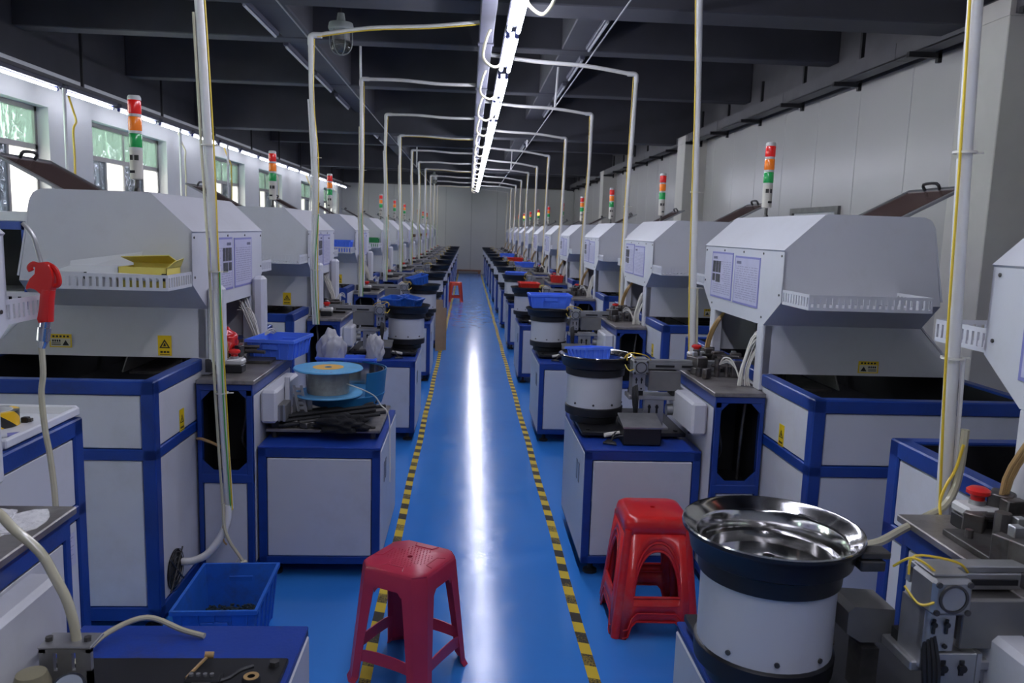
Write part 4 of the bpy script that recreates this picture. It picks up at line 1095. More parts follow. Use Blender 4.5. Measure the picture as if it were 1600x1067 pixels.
def arch_stool(label, m, H=.485):
    t = local_thing('plastic_stool', label, 'stool', 'plastic stools')
    def hs(z): return .138 + (H - z) / H * .050
    s = MB(); n = 40; rad = .045
    def rsq(h, r):
        out = []
        for q, (sx, sy) in enumerate(((1, 1), (-1, 1), (-1, -1), (1, -1))):
            for i in range(6):
                a = q * math.pi / 2 + i * math.pi / 10; out.append((sx * (h - r) + r * math.cos(a), sy * (h - r) + r * math.sin(a)))
        return out
    lv = [(H - .075, 0), (H - .03, 0), (H - .012, -.003), (H - .003, -.012), (H, -.025)]
    R_ = [[(x, y, z) for x, y in rsq(hs(z) + e, rad)] for z, e in lv]; k = 24
    vs = [p for r in R_ for p in r]
    s.add(vs, [(j * k + i, j * k + (i + 1) % k, (j + 1) * k + (i + 1) % k, (j + 1) * k + i) for j in range(len(lv) - 1) for i in range(k)], True)
    hole = [(.012 * x / abs(complex(x, y)), .012 * y / abs(complex(x, y)), H) for x, y, z in R_[-1]]
    s.add(R_[-1] + hole, [(i, (i + 1) % k, k + (i + 1) % k, k + i) for i in range(k)], True)
    s.add(hole + [(x, y, H - .02) for x, y, z in hole], [(i, (i + 1) % k, k + (i + 1) % k, k + i) for i in range(k)])
    seat = s.build('seat', m, t)
    md = seat.modifiers.new('thickness', 'SOLIDIFY'); md.thickness = .005; md.offset = -1
    N = 28
    for a in range(4):
        ca, sa = math.cos(a * math.pi / 2), math.sin(a * math.pi / 2)
        def P(f, z):     # f in -1..1 across the side
            h = hs(z); y = f * (h - rad * .30); x = h - (max(0, abs(f) - .72) / .28) ** 2 * rad * .62
            return (x * ca - y * sa, x * sa + y * ca, z)
        wq = .63
        def ztop(f): return .19 + .190 * max(0, 1 - abs(f / wq) ** 2.3) ** (1 / 2.3) if abs(f) < wq else .19
        def zbot(f):
            return .075 * min(1, max(0, (.66 - abs(f)) / .12)) ** .5 if abs(f) < .66 else 0.0
        S = MB()
        fsx = [-1 + 2 * i / N for i in range(N + 1)]
        for i in range(N):
            f0, f1 = fsx[i], fsx[i + 1]
            if abs((f0 + f1) / 2) < wq:
                zt0, zt1 = ztop(f0), ztop(f1)
                S.add([P(f0, zbot(f0)), P(f1, zbot(f1)), P(f1, .140), P(f0, .140)], [(0, 1, 2, 3)], True)
                S.add([P(f0, zt0), P(f1, zt1), P(f1, H - .07), P(f0, H - .07)], [(0, 1, 2, 3)], True)
                if abs(f0) >= wq - .08 or abs(f1) >= wq - .08:
                    pass
            else:
                S.add([P(f0, zbot(f0)), P(f1, zbot(f1)), P(f1, .14), P(f0, .14)], [(0, 1, 2, 3)], True)
                S.add([P(f0, .14), P(f1, .14), P(f1, H - .07), P(f0, H - .07)], [(0, 1, 2, 3)], True)
        o = S.build('side', m, t)
        md = o.modifiers.new('thickness', 'SOLIDIFY'); md.thickness = .005; md.offset = 0
        # raised moulding round the arch and foot band
        G = MB()
        arch = [P(-wq, .147)] + [P(f, ztop(f)) for f in [-wq * math.cos(i * math.pi / 20) for i in range(21)]] + [P(wq, .147), P(-wq, .147)]
        G.tube(arch, .006, 6, 1)
        ft = [P(-.80, .004), P(-.68, .012), P(-.62, .055), P(-.5, .078), P(.5, .078), P(.62, .055), P(.68, .012), P(.80, .004)]
        G.tube(ft, .005, 6, 1)
        G.build('moulding', m, t)
        C_ = MB(); cx = hs(.02) - .018
        C_.tube([((hs(z) - .022) * (ca - sa), (hs(z) - .022) * (sa + ca), z) for z in (0.0, .1, .25, H - .06)], .021, 10, 1); C_.build('leg', m, t)
    return t
a1 = arch_stool('worn bright red arched plastic stool, lower one of the stacked pair', 'stoolred')
place(a1, (.835, 3.275, 0), math.radians(-1.5))
a2 = copy_tree(a1, label='worn bright red arched plastic stool, upper one of the stacked pair')
place(a2, (.835, 3.277, .035), math.radians(-1.0))

# ================================================================== BINS
def bin_(label, loc, sx, sy, h, m='binblue', rz=0.0, rx=0.0, ry=0.0, taper=.88, group='plastic parts bins', name='parts_bin', nr=5):
    t = local_thing(name, label, 'bin', group)
    X, Y = sx / 2, sy / 2; x, y = X * taper, Y * taper; tk = .004
    b = MB()
    o0 = [(-x, -y, 0), (x, -y, 0), (x, y, 0), (-x, y, 0)]; o1 = [(-X, -Y, h), (X, -Y, h), (X, Y, h), (-X, Y, h)]
    i0 = [(px * (1 - tk / x), py * (1 - tk / y), tk) for px, py, _ in o0]; i1 = [(px * (1 - tk / X), py * (1 - tk / Y), h) for px, py, _ in o1]
    b.add(o0 + o1 + i0 + i1, [(0, 3, 2, 1)] + [(i, (i + 1) % 4, 4 + (i + 1) % 4, 4 + i) for i in range(4)] + [(8, 9, 10, 11)] +
          [(8 + (i + 1) % 4, 8 + i, 12 + i, 12 + (i + 1) % 4) for i in range(4)] + [(4 + i, 4 + (i + 1) % 4, 12 + (i + 1) % 4, 12 + i) for i in range(4)])
    b.build('body', m, t)
    r = MB(); e = .008; rh = min(.016, h * .14)
    r.ring([(-X - e, -Y - e), (X + e, -Y - e), (X + e, Y + e), (-X - e, Y + e)], [(-X + tk, -Y + tk), (X - tk, -Y + tk), (X - tk, Y - tk), (-X + tk, Y - tk)], 'z', h - rh, h + .001); r.build('rim', m, t)
    rb = MB()
    for k in range(nr):
        f = -1 + 2 * (k + .5) / nr
        for s in (-1, 1):
            rb.slab([(f * x - .003, s * (y + .0), .004), (f * x + .003, s * y, .004), (f * X + .003, s * Y, h - rh), (f * X - .003, s * Y, h - rh)], -.006 * s)
            rb.slab([(s * x, f * y - .003, .004), (s * x, f * y + .003, .004), (s * X, f * Y + .003, h - rh), (s * X, f * Y - .003, h - rh)], .006 * s)
    g = rb.build('ribs', m, t); g['kind'] = 'stuff'
    if h > .1:
        for s in (-1, 1):
            hm = h * .78; yy = y + (Y - y) * .78
            MB().box(-sx * .17, sx * .17, s * yy - .007, s * yy + .007, hm - .03, hm, c=.004).build('handle', m, t)
    return place(t, loc, rz, rx, ry)
fb = bin_('blue plastic bin with metal scraps on the floor left of the rose-red stool', (-.945, 3.105, .001), .31, .43, .225, 'binbluedirty', math.radians(2), group='plastic parts bins')
rr = random.Random(9); d = MB()
for i in range(900):
    x, y = rr.uniform(-.125, .125), rr.uniform(-.175, .175); z = .035 + .02 * rr.random() + .015 * math.cos(x * 9) * math.cos(y * 7); s = rr.uniform(.002, .0045)
    d.box(x - s, x + s, y - s * 2.2, y + s * 2.2, z - s, z + s, rz=rr.uniform(0, 3))
d.box(-.128, .128, -.178, .178, .005, .04)
o = d.build('metal_scraps', 'debris', org=(0, 0, 0)); place(o, (-.945, 3.105, .001), math.radians(2)); tag(o, 'small dark metal scraps filling the bottom of the floor bin', 'scraps', kind='stuff')
bin_('blue bin on the left table beside the red plastic bag', (-1.01, 4.31, .985), .25, .31, .105, 'binblue', math.radians(-7))
bin_('shallow blue bin behind the cable reel on the left cabinet', (-.66, 4.41, .90), .32, .12, .07, 'binblue', math.radians(-2))
bin_('small blue bin tilted inside the second bowl feeder of the right row', (.675, 4.22, 1.00), .16, .20, .085, 'binblue', math.radians(24), rx=math.radians(-6))
bin_('large blue bin on the third bowl feeder of the right row', (.70, 6.66, 1.062), .34, .24, .115, 'binblue', math.radians(2))
bin_('red bin in the fourth bowl feeder of the right row', (.72, 9.2, 1.03), .22, .26, .075, 'binred', math.radians(3))
bin_('flat blue bin in the fifth bowl feeder of the right row', (.72, 11.68, 1.035), .30, .26, .06, 'binblue', math.radians(-8))
bin_('blue bin on the sixth feed track of the right row', (1.02, 14.2, 1.055), .30, .28, .09, 'binblue', math.radians(10))
bin_('red bin on the seventh feed track of the right row', (1.0, 16.7, 1.055), .30, .26, .08, 'binred', math.radians(5))
bin_('small blue bin on the eighth feed track of the right row', (.95, 19.2, 1.055), .34, .26, .09, 'binblue')
bin_('red box bin on the fifth machine table of the right row', (1.28, 11.25, .985), .16, .2, .10, 'binred')
bin_('left one of two blue bins in the third bowl feeder of the left row', (-.60, 6.60, 1.045), .16, .22, .075, 'binbluedirty', math.radians(-18), rx=math.radians(4))
bin_('right one of two blue bins in the third bowl feeder of the left row', (-.48, 6.66, 1.045), .16, .22, .075, 'binbluedirty', math.radians(-14), ry=math.radians(10))
bin_('blue bin tipped in the fourth bowl feeder of the left row', (-.56, 9.15, 1.05), .2, .24, .10, 'binbluedirty', math.radians(20), ry=math.radians(-16))
# bins standing in the slotted hood trays of the left row
for k, m_, cn in ((2, 'binblue', 'blue'), (3, 'bingreen', 'green'), (6, 'binbrown', 'brown'), (7, 'binbrown', 'dark brown'), (8, 'binred', 'red-brown')):
    bin_('%s bin standing in the hood tray of the %s machine of the left row' % (cn, ORD[k + 1]), (-1.44, 3.385 + PITCH * k, 1.421), .44, .2, .125, m_, taper=.95, group='bins in the hood trays')
bin_('green bin standing in a hood tray far down the right row', (1.63, 3.29 + PITCH * 6, 1.421), .3, .2, .14, 'bingreen', taper=.95, group='bins in the hood trays')

# ================================================================== LEFT ROW, SECOND CABINET: REEL, RODS, CLOTH
t = thing('reel_stand_plate', 'black steel plate on studs topping the second left cabinet', 'plate', (-.69, 4.05, .655))
MB().box(-.965, -.412, 3.80, 4.36, .690, .706, c=.003).build('plate', 'tabletop', t)
for x in (-.93, -.45):
    for y in (3.84, 4.3): MB().cyl((x, y, .652), (x, y, .716), .013, n=10).build('stud', 'darkmetal', t)
bc = (-.630, 4.15, 0)
t = thing('blue_bowl', 'blue feeder bowl with steel guide ring under the cable reel', 'parts feeder', (bc[0], bc[1], .706))
MB().lathe([(0, .706), (.10, .706), (.12, .75), (.19, .775), (.205, .828), (.20, .832), (0, .826)], bc, 40).build('shell', 'bowlblue', t)
def arc_wall(r0, r1, z0, z1, a0, a1, n=28):
    m = MB(); P_ = []
    for i in range(n + 1):
        a = math.radians(a0 + (a1 - a0) * i / n); ca, sa = math.cos(a), math.sin(a)
        P_.append([(bc[0] + r * ca, bc[1] + r * sa, z) for r, z in ((r0, z0), (r1, z0), (r1 + .012, z1), (r0 + .012, z1))])
    vs = [p for q in P_ for p in q]
    m.add(vs, [(i * 4 + k, i * 4 + (k + 1) % 4, i * 4 + 4 + (k + 1) % 4, i * 4 + 4 + k) for i in range(n) for k in range(4)], True)
    m.add(vs, [(0, 1, 2, 3), (n * 4 + 3, n * 4 + 2, n * 4 + 1, n * 4)])
    return m
arc_wall(.196, .202, .825, .955, -52, 165).build('outer_wall', 'bowlblue', t)
arc_wall(.183, .188, .830, .950, -48, 160).build('guide_ring', 'steel', t)
rc = (-.700, 4.02, 0)
t = thing('cable_reel', 'light blue cable reel with orange hub label lying on the second left cabinet', 'reel', (rc[0], rc[1], .838))
MB().lathe([(.016, .838), (.172, .838), (.174, .842), (.172, .848), (.016, .848)], rc, 40).build('flange', 'spoolblue', t)
MB().lathe([(.105, .848), (.108, .86), (.106, .94), (.105, .968)], rc, 36).build('wound_cable', 'clearwind', t)
MB().lathe([(.018, .968), (.172, .968), (.176, .972), (.172, .978), (.018, .978), (.018, .90)], rc, 40).build('flange', 'spoolblue', t)
MB().lathe([(.020, .9782), (.078, .9782), (.078, .9792), (.020, .9792)], rc, 32).build('hub_label', 'reelorange', t)
MB().lathe([(0, .9), (.018, .9)], rc, 16).build('hub_hole', 'black', t)
ro = MB()
for j in range(5): ro.box(rc[0] - .04 + j * .018, rc[0] - .028 + j * .018, rc[1] - .145, rc[1] - .135, .978, .9785)
ro.build('printed_marks', 'posterframe', t)
o = MB().tube([(-.60, 3.98, .90), (-.52, 3.93, .885), (-.46, 3.98, .84), (-.43, 4.0, .79), (-.385, 3.97, .74), (-.375, 3.95, .55), (-.372, 3.94, .40)], .0035, 6).build('loose_cable', 'whitewire', org=(-.43, 4, .79))
tag(o, 'thin white cable running off the reel over the cabinet edge', 'cable')
# guide bracket
t = thing('reel_bracket', 'white upright bracket with perforated strip beside the blue reel', 'bracket', (-.88, 3.95, .706))
MB().box(-.894, -.872, 3.90, 3.925, .706, .945, c=.003).build('upright', 'white', t)
st_ = MB(); A = Vector((-.80, 3.90, .735)); B = Vector((-.835, 3.92, .90)); dd = B - A
for k in range(7):
    a = A + dd * (k / 7.0); b = A + dd * ((k + .55) / 7.0); st_.slab([(a.x - .018, a.y, a.z), (a.x + .018, a.y, a.z), (b.x + .018, b.y, b.z), (b.x - .018, b.y, b.z)], .003)
for sx in (-1, 1): st_.slab([(A.x + sx * .018 - .007, A.y, A.z), (A.x + sx * .018 + .007, A.y, A.z), (B.x + sx * .018 + .007, B.y, B.z), (B.x + sx * .018 - .007, B.y, B.z)], .003)
st_.build('perforated_strip', 'alu', t)
MB().box(-.86, -.765, 3.925, 3.935, .706, .84).build('plate', 'alu', t)
t = thing('pneumatic_block', 'grey finned pneumatic block beside the white junction box', 'machine part', (-.90, 3.80, .706))
MB().box(-.948, -.862, 3.78, 3.90, .75, .83, c=.004).build('body', 'greyplate', t)
for j in range(4): MB().box(-.946 + j * .024, -.936 + j * .024, 3.774, 3.781, .75, .83).build('fin', 'alu', t)
MB().box(-.94, -.90, 3.82, 3.88, .706, .75).build('foot', 'black', t)
# bundle of black rods, chain strip, glove cloth
for i in range(8):
    y = 3.86 + .018 * i + rr.uniform(-.004, .004); z = .722 + .018 * (i % 3) + (.02 if i > 5 else 0)
    x0 = -.885 + rr.uniform(-.02, .05); x1 = -.425 + rr.uniform(-.05, .03)
    o = MB().cyl((x0, y - .06, z), (x1, y + .07, z + .035), .0095, n=8).build('black_rod', 'rubber', org=((x0 + x1) / 2, y, z))
    tag(o, 'black round rod in the bundle lying in front of the blue reel', 'rod', 'black rods in the bundle')
for i in range(9):
    x, y = -.89 + .028 * i + rr.uniform(-.01, .01), 3.83 + rr.uniform(-.01, .05); s = rr.uniform(.014, .026)
    o = MB().box(x - s, x + s, y - .018, y + .018, .708, .708 + rr.uniform(.02, .045), rz=rr.uniform(-.6, .6), c=.004).cyl((x - s, y, .735), (x + s * 2, y + .01, .745), .008, n=8).build('metal_offcut', 'darkmetal' if i % 3 else 'chrome', org=(x, y, .706))
    tag(o, 'small dark metal offcut piled at the left end of the rods', 'metal part', 'metal offcuts by the rods')
ch = thing('drag_chain', 'black and white toothed strip behind the rod bundle', 'chain', (-.62, 3.98, .74))
MB().box(-.80, -.46, 3.985, 4.005, .745, .752).build('strip', 'black', ch)
for j in range(16): MB().box(-.795 + j * .021, -.783 + j * .021, 3.975, 3.986, .748, .768).build('tooth', 'lensgrey', ch)
def lump(name, label, cat, m, c, rx, ry, rz, seed, folds=5, amp=.25, flat=.0):
    bm = bmesh.new(); bmesh.ops.create_icosphere(bm, subdivisions=4, radius=1); q = random.Random(seed)
    ph = [(q.uniform(0, 6.3), q.uniform(1.5, folds), Vector((q.uniform(-1, 1), q.uniform(-1, 1), q.uniform(-1, 1))).normalized()) for _ in range(7)]
    for v in bm.verts:
        n = v.co.normalized(); a = sum(math.sin(p + f * n.dot(d) * 3) for p, f, d in ph) / 7
        k = 1 + amp * a * 1.8; z = n.z * k
        v.co = Vector((n.x * k * rx, n.y * k * ry, (max(z, -.5) + .5) / 1.5 * rz * 1.5 if True else z))
    me = bpy.data.meshes.new(name); bm.to_mesh(me); bm.free()
    for p in me.polygons: p.use_smooth = True
    me.materials.append(M[m]); o = bpy.data.objects.new(name, me); COL.objects.link(o); o.location = c
    return tag(o, label, cat)
lump('black_cloth', 'crumpled black cloth draped over the front of the second left cabinet', 'cloth', 'cloth', (-.60, 3.80, .700), .12, .055, .055, 4, 7, .35)
lump('red_plastic_bag', 'crumpled red plastic bag on the left machine tooling', 'bag', 'redplastic', (-1.245, 4.08, 1.03), .075, .07, .085, 6, 6, .22)
lump('clear_plastic_bag', 'clear crumpled plastic bag standing behind the blue reel', 'bag', 'plasticbag', (-.75, 4.41, .95), .075, .05, .10, 7, 7, .25)
lump('clear_plastic_bag', 'small white twisted plastic bag right of the blue reel', 'bag', 'plasticbag', (-.51, 4.42, .95), .05, .04, .10, 8, 7, .25)
# things in the near hood tray of the second left machine
t = thing('yellow_box', 'yellow open cardboard box in the left slotted hood tray', 'box', (-1.27, 3.37, 1.418))
y0, y1, x0, x1, z0, z1 = 3.285, 3.44, -1.415, -1.222, 1.419, 1.505
b = MB(); tk = .003
b.box(x0, x1, y0, y1, z0, z0 + tk).box(x0, x1, y0, y0 + tk, z0, z1).box(x0, x1, y1 - tk, y1, z0, z1 + .012).box(x0, x0 + tk, y0, y1, z0, z1).box(x1 - tk, x1, y0, y1, z0, z1); b.build('body', 'cardyellow', t)
MB().slab([(x0, y1, z1 + .012), (x1, y1, z1 + .012), (x1 - .01, y1 - .10, z1 + .050), (x0 - .01, y1 - .10, z1 + .040)], .003).build('flap', 'cardyellow', t)
MB().slab([(x1, y0, z1), (x1, y1, z1), (x1 + .02, y1 - .02, z1 + .035), (x1 + .02, y0 + .03, z1 + .025)], .003).build('flap', 'cardyellow', t)
t = thing('white_carton', 'white folded card carton lying in the left slotted hood tray', 'carton', (-1.53, 3.40, 1.418))
MB().slab([(-1.68, 3.44, 1.47), (-1.41, 3.47, 1.50), (-1.39, 3.47, 1.560), (-1.68, 3.45, 1.515)], .004).build('back_sheet', 'cardwhite', t)
MB().slab([(-1.68, 3.30, 1.475), (-1.42, 3.30, 1.475), (-1.41, 3.465, 1.495), (-1.68, 3.435, 1.49)], .004).build('lid_sheet', 'cardwhite', t)
MB().box(-1.67, -1.43, 3.31, 3.43, 1.419, 1.472, c=.003).build('body', 'cardwhite', t)
t = thing('paper_roll', 'white paper roll with black ends in the left hood tray', 'paper roll', (-1.43, 3.285, 1.45))
MB().cyl((-1.53, 3.275, 1.470), (-1.235, 3.270, 1.462), .014, n=14).build('roll', 'cardwhite', t)
for xx in (-1.535, -1.230): MB().cyl((xx - .006, 3.2725, 1.466), (xx + .006, 3.2725, 1.466), .0155, n=12).build('end_cap', 'black', t)

# ================================================================== AIR BLOW GUN
t = thing('air_blow_gun', 'red air blow gun with bent metal nozzle hanging at the left tray', 'blow gun', (-1.175, 2.25, 1.37))
gy = 2.25
def gp(px, py): return (-1.175 + (px - 66) * .00183, 1.537 - (py - 430) * .00183)   # gun outline measured in its own plane
out = [gp(*p) for p in ((62, 412), (72, 410), (80, 414), (84, 424), (86, 436), (84, 446), (80, 456), (77, 468), (76, 500), (62, 502), (60, 496), (66, 470), (67, 458), (60, 452), (52, 449), (46, 452), (47, 446), (52, 436), (60, 428), (61, 420))]
MB().prism(out, 'y', gy - .016, gy + .016).build('body', 'redplastic', t)
hd = MB(); a = gp(70, 470); b_ = gp(68, 500); hd.tube([(gp(74, 452)[0], gy, gp(74, 452)[1]), (gp(71, 475)[0], gy, gp(71, 475)[1]), (gp(69, 500)[0], gy, gp(69, 500)[1])], .019, 12); hd.build('grip', 'redplastic', t)
hk = MB(); hk.tube([(gp(*p)[0], gy, gp(*p)[1]) for p in ((78, 415), (86, 420), (90, 430), (91, 441), (86, 446), (80, 444))], .007, 8, 4); hk.build('hanging_loop', 'redplastic', t)
tg = MB(); tg.tube([(gp(*p)[0], gy, gp(*p)[1]) for p in ((62, 416), (54, 414), (49, 419), (51, 424))], .008, 8, 4); tg.build('trigger', 'redplastic', t)
nz = MB(); nz.tube([(gp(*p)[0], gy, gp(*p)[1]) for p in ((66, 412), (62, 395), (57, 374), (50, 362), (42, 353))], .006, 10, 4); nz.build('nozzle', 'alu', t)
cp = MB(); p0, p1, p2, p3 = [Vector((gp(*p)[0], gy, gp(*p)[1])) for p in ((68, 500), (66, 510), (63, 530), (60, 541))]
cp.cyl(p0, p1, .013, n=12).cyl(p1, p2, .017, n=12).cyl(p2, p3, .014, .010, n=12); cp.build('coupling', 'chrome', t)
hs_ = MB(); hs_.tube([p3, (-1.185, 2.25, 1.26), (-1.193, 2.25, 1.20), (-1.188, 2.25, 1.10), (-1.178, 2.25, 1.02), (-1.165, 2.24, .90), (-1.16, 2.22, .80), (-1.16, 2.15, .70), (-1.17, 2.05, .4)], .0085, 8); hs_.build('hose', 'clearhose', t)

# ================================================================== NEAR LEFT MACHINE: TRAY, TAPE, PEN, POWDER, REGULATOR
t = thing('white_plastic_tray', 'white plastic tray lying on the nearest left tank rim', 'tray', (-1.40, 2.38, 1.062))
b = MB(); b.box(-1.66, -1.255, 2.16, 2.565, 1.063, 1.069)
b.box(-1.66, -1.25, 2.555, 2.572, 1.063, 1.095, c=.004).box(-1.262, -1.245, 2.16, 2.572, 1.063, 1.090, c=.004)
b.build('tray_body', 'cardwhite', t)
rp = (-1.405, 2.395, 1.069)
t = thing('tape_roll', 'roll of yellow and black hazard tape in the white tray', 'tape roll', rp)
MB().lathe([(.044, .001), (.060, .001), (.0605, .048), (.044, .048), (.044, .001)], rp, 40).build('tape', 'hazardroll', t)
MB().lathe([(.0405, .0005), (.0442, .0005), (.0442, .0495), (.0405, .0495), (.0405, .0005)], rp, 40).build('cardboard_core', 'cardwhite', t)
t = thing('marker_pen', 'blue capped white marker pen beside the hazard tape roll', 'pen', (-1.29, 2.24, 1.075))
MB().cyl((-1.40, 2.20, 1.076), (-1.30, 2.262, 1.076), .006, n=10).build('barrel', 'cardwhite', t)
MB().cyl((-1.30, 2.262, 1.076), (-1.262, 2.286, 1.076), .0068, n=10).build('cap', 'posterframe', t)
t = thing('binder_clip', 'small black plastic clip in the white tray', 'clip', (-1.34, 2.44, 1.07))
MB().box(-1.355, -1.335, 2.43, 2.45, 1.069, 1.086, c=.002).build('body', 'black', t); MB().box(-1.335, -1.325, 2.434, 2.446, 1.072, 1.082).build('lever', 'darkmetal', t)
q = random.Random(2); d = MB()
n = 26; ctr = (-1.075, 1.80, .9822)
for layer, s in ((0, 1.0), (1, .7), (2, .4)):
    pts = []
    for i in range(n):
        a = 2 * math.pi * i / n; r_ = s * (1 + .35 * math.sin(a * 3 + layer) + q.uniform(-.18, .18)); pts.append((min(-.982, ctr[0] + .080 * r_ * math.cos(a)), min(1.925, ctr[1] + .14 * r_ * math.sin(a)), ctr[2] + .002 + .003 * layer))
    d.add(pts + [(x, y, ctr[2]) for x, y, z in pts], [list(range(n))] + [(i, (i + 1) % n, n + (i + 1) % n, n + i) for i in range(n)])
o = d.build('white_powder', 'powder', org=ctr); tag(o, 'patch of white powder on the nearest left work table', 'powder', kind='stuff')
t = thing('base_plate', 'dark steel base plate on the nearest left cabinet', 'plate', (-.67, 1.5, .655))
MB().box(-.955, -.405, 1.22, 1.785, .657, .672, c=.003).build('plate', 'black', t)
for x, y in ((-.43, 1.75), (-.92, 1.75), (-.43, 1.3)): MB().cyl((x, y, .672), (x, y, .684), .012, n=6).build('bolt', 'darkmetal', t)
t = thing('valve_bracket', 'aluminium angle bracket with two slots holding the beige air hose', 'bracket', (-.83, 1.62, .672))
bk = MB(); bk.box(-.882, -.868, 1.60, 1.612, .672, .798).box(-.786, -.776, 1.60, 1.612, .672, .798).box(-.882, -.776, 1.60, 1.612, .788, .798).box(-.882, -.776, 1.60, 1.612, .672, .748)
bk.box(-.868, -.853, 1.60, 1.612, .748, .788).box(-.845, -.815, 1.60, 1.612, .748, .788).box(-.807, -.786, 1.60, 1.612, .748, .788).box(-.884, -.774, 1.598, 1.66, .796, .803, c=.002)
bk.build('plate', 'alu', t)
for x in (-.872, -.792): MB().cyl((x, 1.625, .803), (x, 1.625, .812), .008, n=6).build('screw', 'darkmetal', t)
t = thing('air_regulator', 'brass coloured air regulator with black knob in the near left corner', 'regulator', (-.85, 1.50, .672))
MB().lathe([(0, .672), (.03, .672), (.036, .70), (.036, .76), (.028, .785), (0, .79)], (-.86, 1.53, 0), 20).build('body', 'brassy', t)
MB().cyl((-.985, 1.52, .765), (-.915, 1.535, .77), .034, .030, n=18).build('knob', 'rubber', t)
gc = Vector((-.775, 1.50, .770)); gd = Vector((.05, -.55, .83)).normalized()
MB().cyl(gc - gd * .022, gc, .033, n=24).build('gauge_case', 'chrome', t)
MB().cyl(gc, gc + gd * .001, .028, n=24).build('gauge_face', 'glassface', t)
MB().cyl((-.83, 1.52, .74), tuple(gc - gd * .02), .009, n=8).build('gauge_stem', 'alu', t)
o = MB().tube([(-1.14, 1.45, .984), (-1.13, 1.52, 1.05), (-1.07, 1.65, 1.085), (-1.0, 1.67, 1.075), (-.95, 1.655, 1.04), (-.895, 1.65, .990), (-.862, 1.64, .940), (-.838, 1.635, .893), (-.823, 1.63, .845), (-.818, 1.63, .800)], .0105, 10).build('air_hose', 'clearhose', org=(-.86, 1.65, .95))
tag(o, 'beige translucent air hose arching down into the near left bracket', 'hose')
o = MB().tube([(-.90, 1.66, .668), (-.89, 1.78, .672), (-.86, 1.87, .69), (-.79, 1.925, .70), (-.70, 1.915, .672), (-.64, 1.90, .664)], .007, 8).build('air_hose', 'clearhose', org=(-.8, 1.88, .67))
tag(o, 'thin beige hose lying on the blue near left cabinet top', 'hose')
t = thing('terminal_block', 'small black and metal terminal block on the near left base plate', 'machine part', (-.565, 1.66, .672))
MB().box(-.60, -.525, 1.64, 1.68, .673, .70, c=.003).build('body', 'black', t)
MB().box(-.585, -.54, 1.63, 1.645, .675, .697, c=.003).build('coil', 'tooling', t)
for x in (-.59, -.575, -.56, -.545): MB().cyl((x, 1.66, .70), (x, 1.66, .706), .005, n=6).build('screw', 'alu', t)
MB().tube([(-.53, 1.655, .69), (-.51, 1.67, .69), (-.49, 1.685, .698), (-.465, 1.70, .70)], .005, 6).build('lead', 'blackwire', t)
t = thing('rubber_sleeve', 'short dark round sleeve standing on the near left base plate', 'machine part', (-.458, 1.655, .672))
MB().lathe([(.009, .674), (.020, .674), (.0205, .698), (.018, .702), (.010, .702), (.009, .68)], (-.458, 1.655, 0), 18).build('sleeve', 'rubber', t)
MB().lathe([(.0085, .7022), (.017, .7022), (.017, .7032), (.0085, .7032)], (-.458, 1.655, 0), 16).build('ring', 'brownwire', t)
t = thing('bent_lever', 'small rusty bent lever lying on the near left cabinet', 'machine part', (-.59, 1.74, .672))
MB().tube([(-.612, 1.69, .677), (-.60, 1.73, .682), (-.588, 1.765, .687)], .004, 6).build('rod', 'brownwire', t); MB().cyl((-.595, 1.765, .690), (-.575, 1.768, .688), .008, n=10).build('knob', 'brownwire', t)

o = MB().tube([(1.372, 2.03, 1.20), (1.370, 2.03, 1.10), (1.360, 2.03, 1.03), (1.32, 2.01, .985), (1.252, 1.98, .966), (1.12, 1.87, .970), (.989, 1.75, .984), (.90, 1.72, .99)], .011, 8).build('air_hose', 'clearhose', org=(1.25, 1.98, .95)); tag(o, 'clear yellowish hose sagging from the right pole to the steel bowl', 'hose')
o = MB().tube([(1.365, 2.02, 1.16), (1.35, 2.02, 1.09), (1.315, 2.0, 1.05), (1.29, 1.98, 1.01), (1.285, 1.96, .97)], .0042, 6).build('yellow_wire', 'yellowwire', org=(1.3, 2.0, 1.0)); tag(o, 'yellow wire dropping beside the clear hose at the right pole', 'wire')
t = thing('sensor_box', 'grey angled metal box beside the nearest bowl feeder drum', 'machine part', (.92, 1.62, .692))
MB().prism([(.862, .835), (.895, .815), (.968, .815), (.968, .892), (.875, .898), (.862, .885)], 'y', 1.60, 1.70).build('body', 'greyplate', t)
MB().box(.90, .94, 1.60, 1.66, .692, .80).build('post', 'darkmetal', t)
t = thing('mounting_plate', 'pale aluminium plate with two slots under the nearest cylinder block', 'plate', (1.02, 1.46, .672))
MB().box(.962, 1.062, 1.452, 1.462, .690, .872, c=.002).box(1.062, 1.072, 1.452, 1.54, .690, .872).box(.955, 1.08, 1.44, 1.56, .676, .690, c=.002).build('plate', 'alu', t)
for x in (.99, 1.03): MB().box(x - .005, x + .005, 1.4495, 1.4525, .825, .858).cyl((x, 1.452, .842), (x, 1.443, .842), .0085, n=8).build('slot_screw', 'black', t)
for x in (.972, 1.0, 1.028, 1.05): MB().cyl((x, 1.452, .705), (x, 1.446, .705), .006, n=8).build('screw', 'darkmetal', t)
lr = [o_ for o_ in bpy.data.objects if o_.name.startswith('assembly_machine') and o_.location.x < 0 and o_.location.y < 2.5][0]
nb_ = MB().box(-1.2335, -1.2325, 2.375, 2.475, .60, .705); nb_ = nb_.build('notice_plate', 'paper', org=(0, 0, 0)); nb_.parent = lr; nb_.location = -lr.location; nb_['label'] = 'pale printed notice plate'
k_ = MB()
for j in range(9): k_.box(-1.2324, -1.2322, 2.385, 2.465 - .01 * (j % 3), .69 - j * .0095, .693 - j * .0095)
k2 = k_.build('print', 'inkfaint', org=(0, 0, 0)); k2.parent = nb_
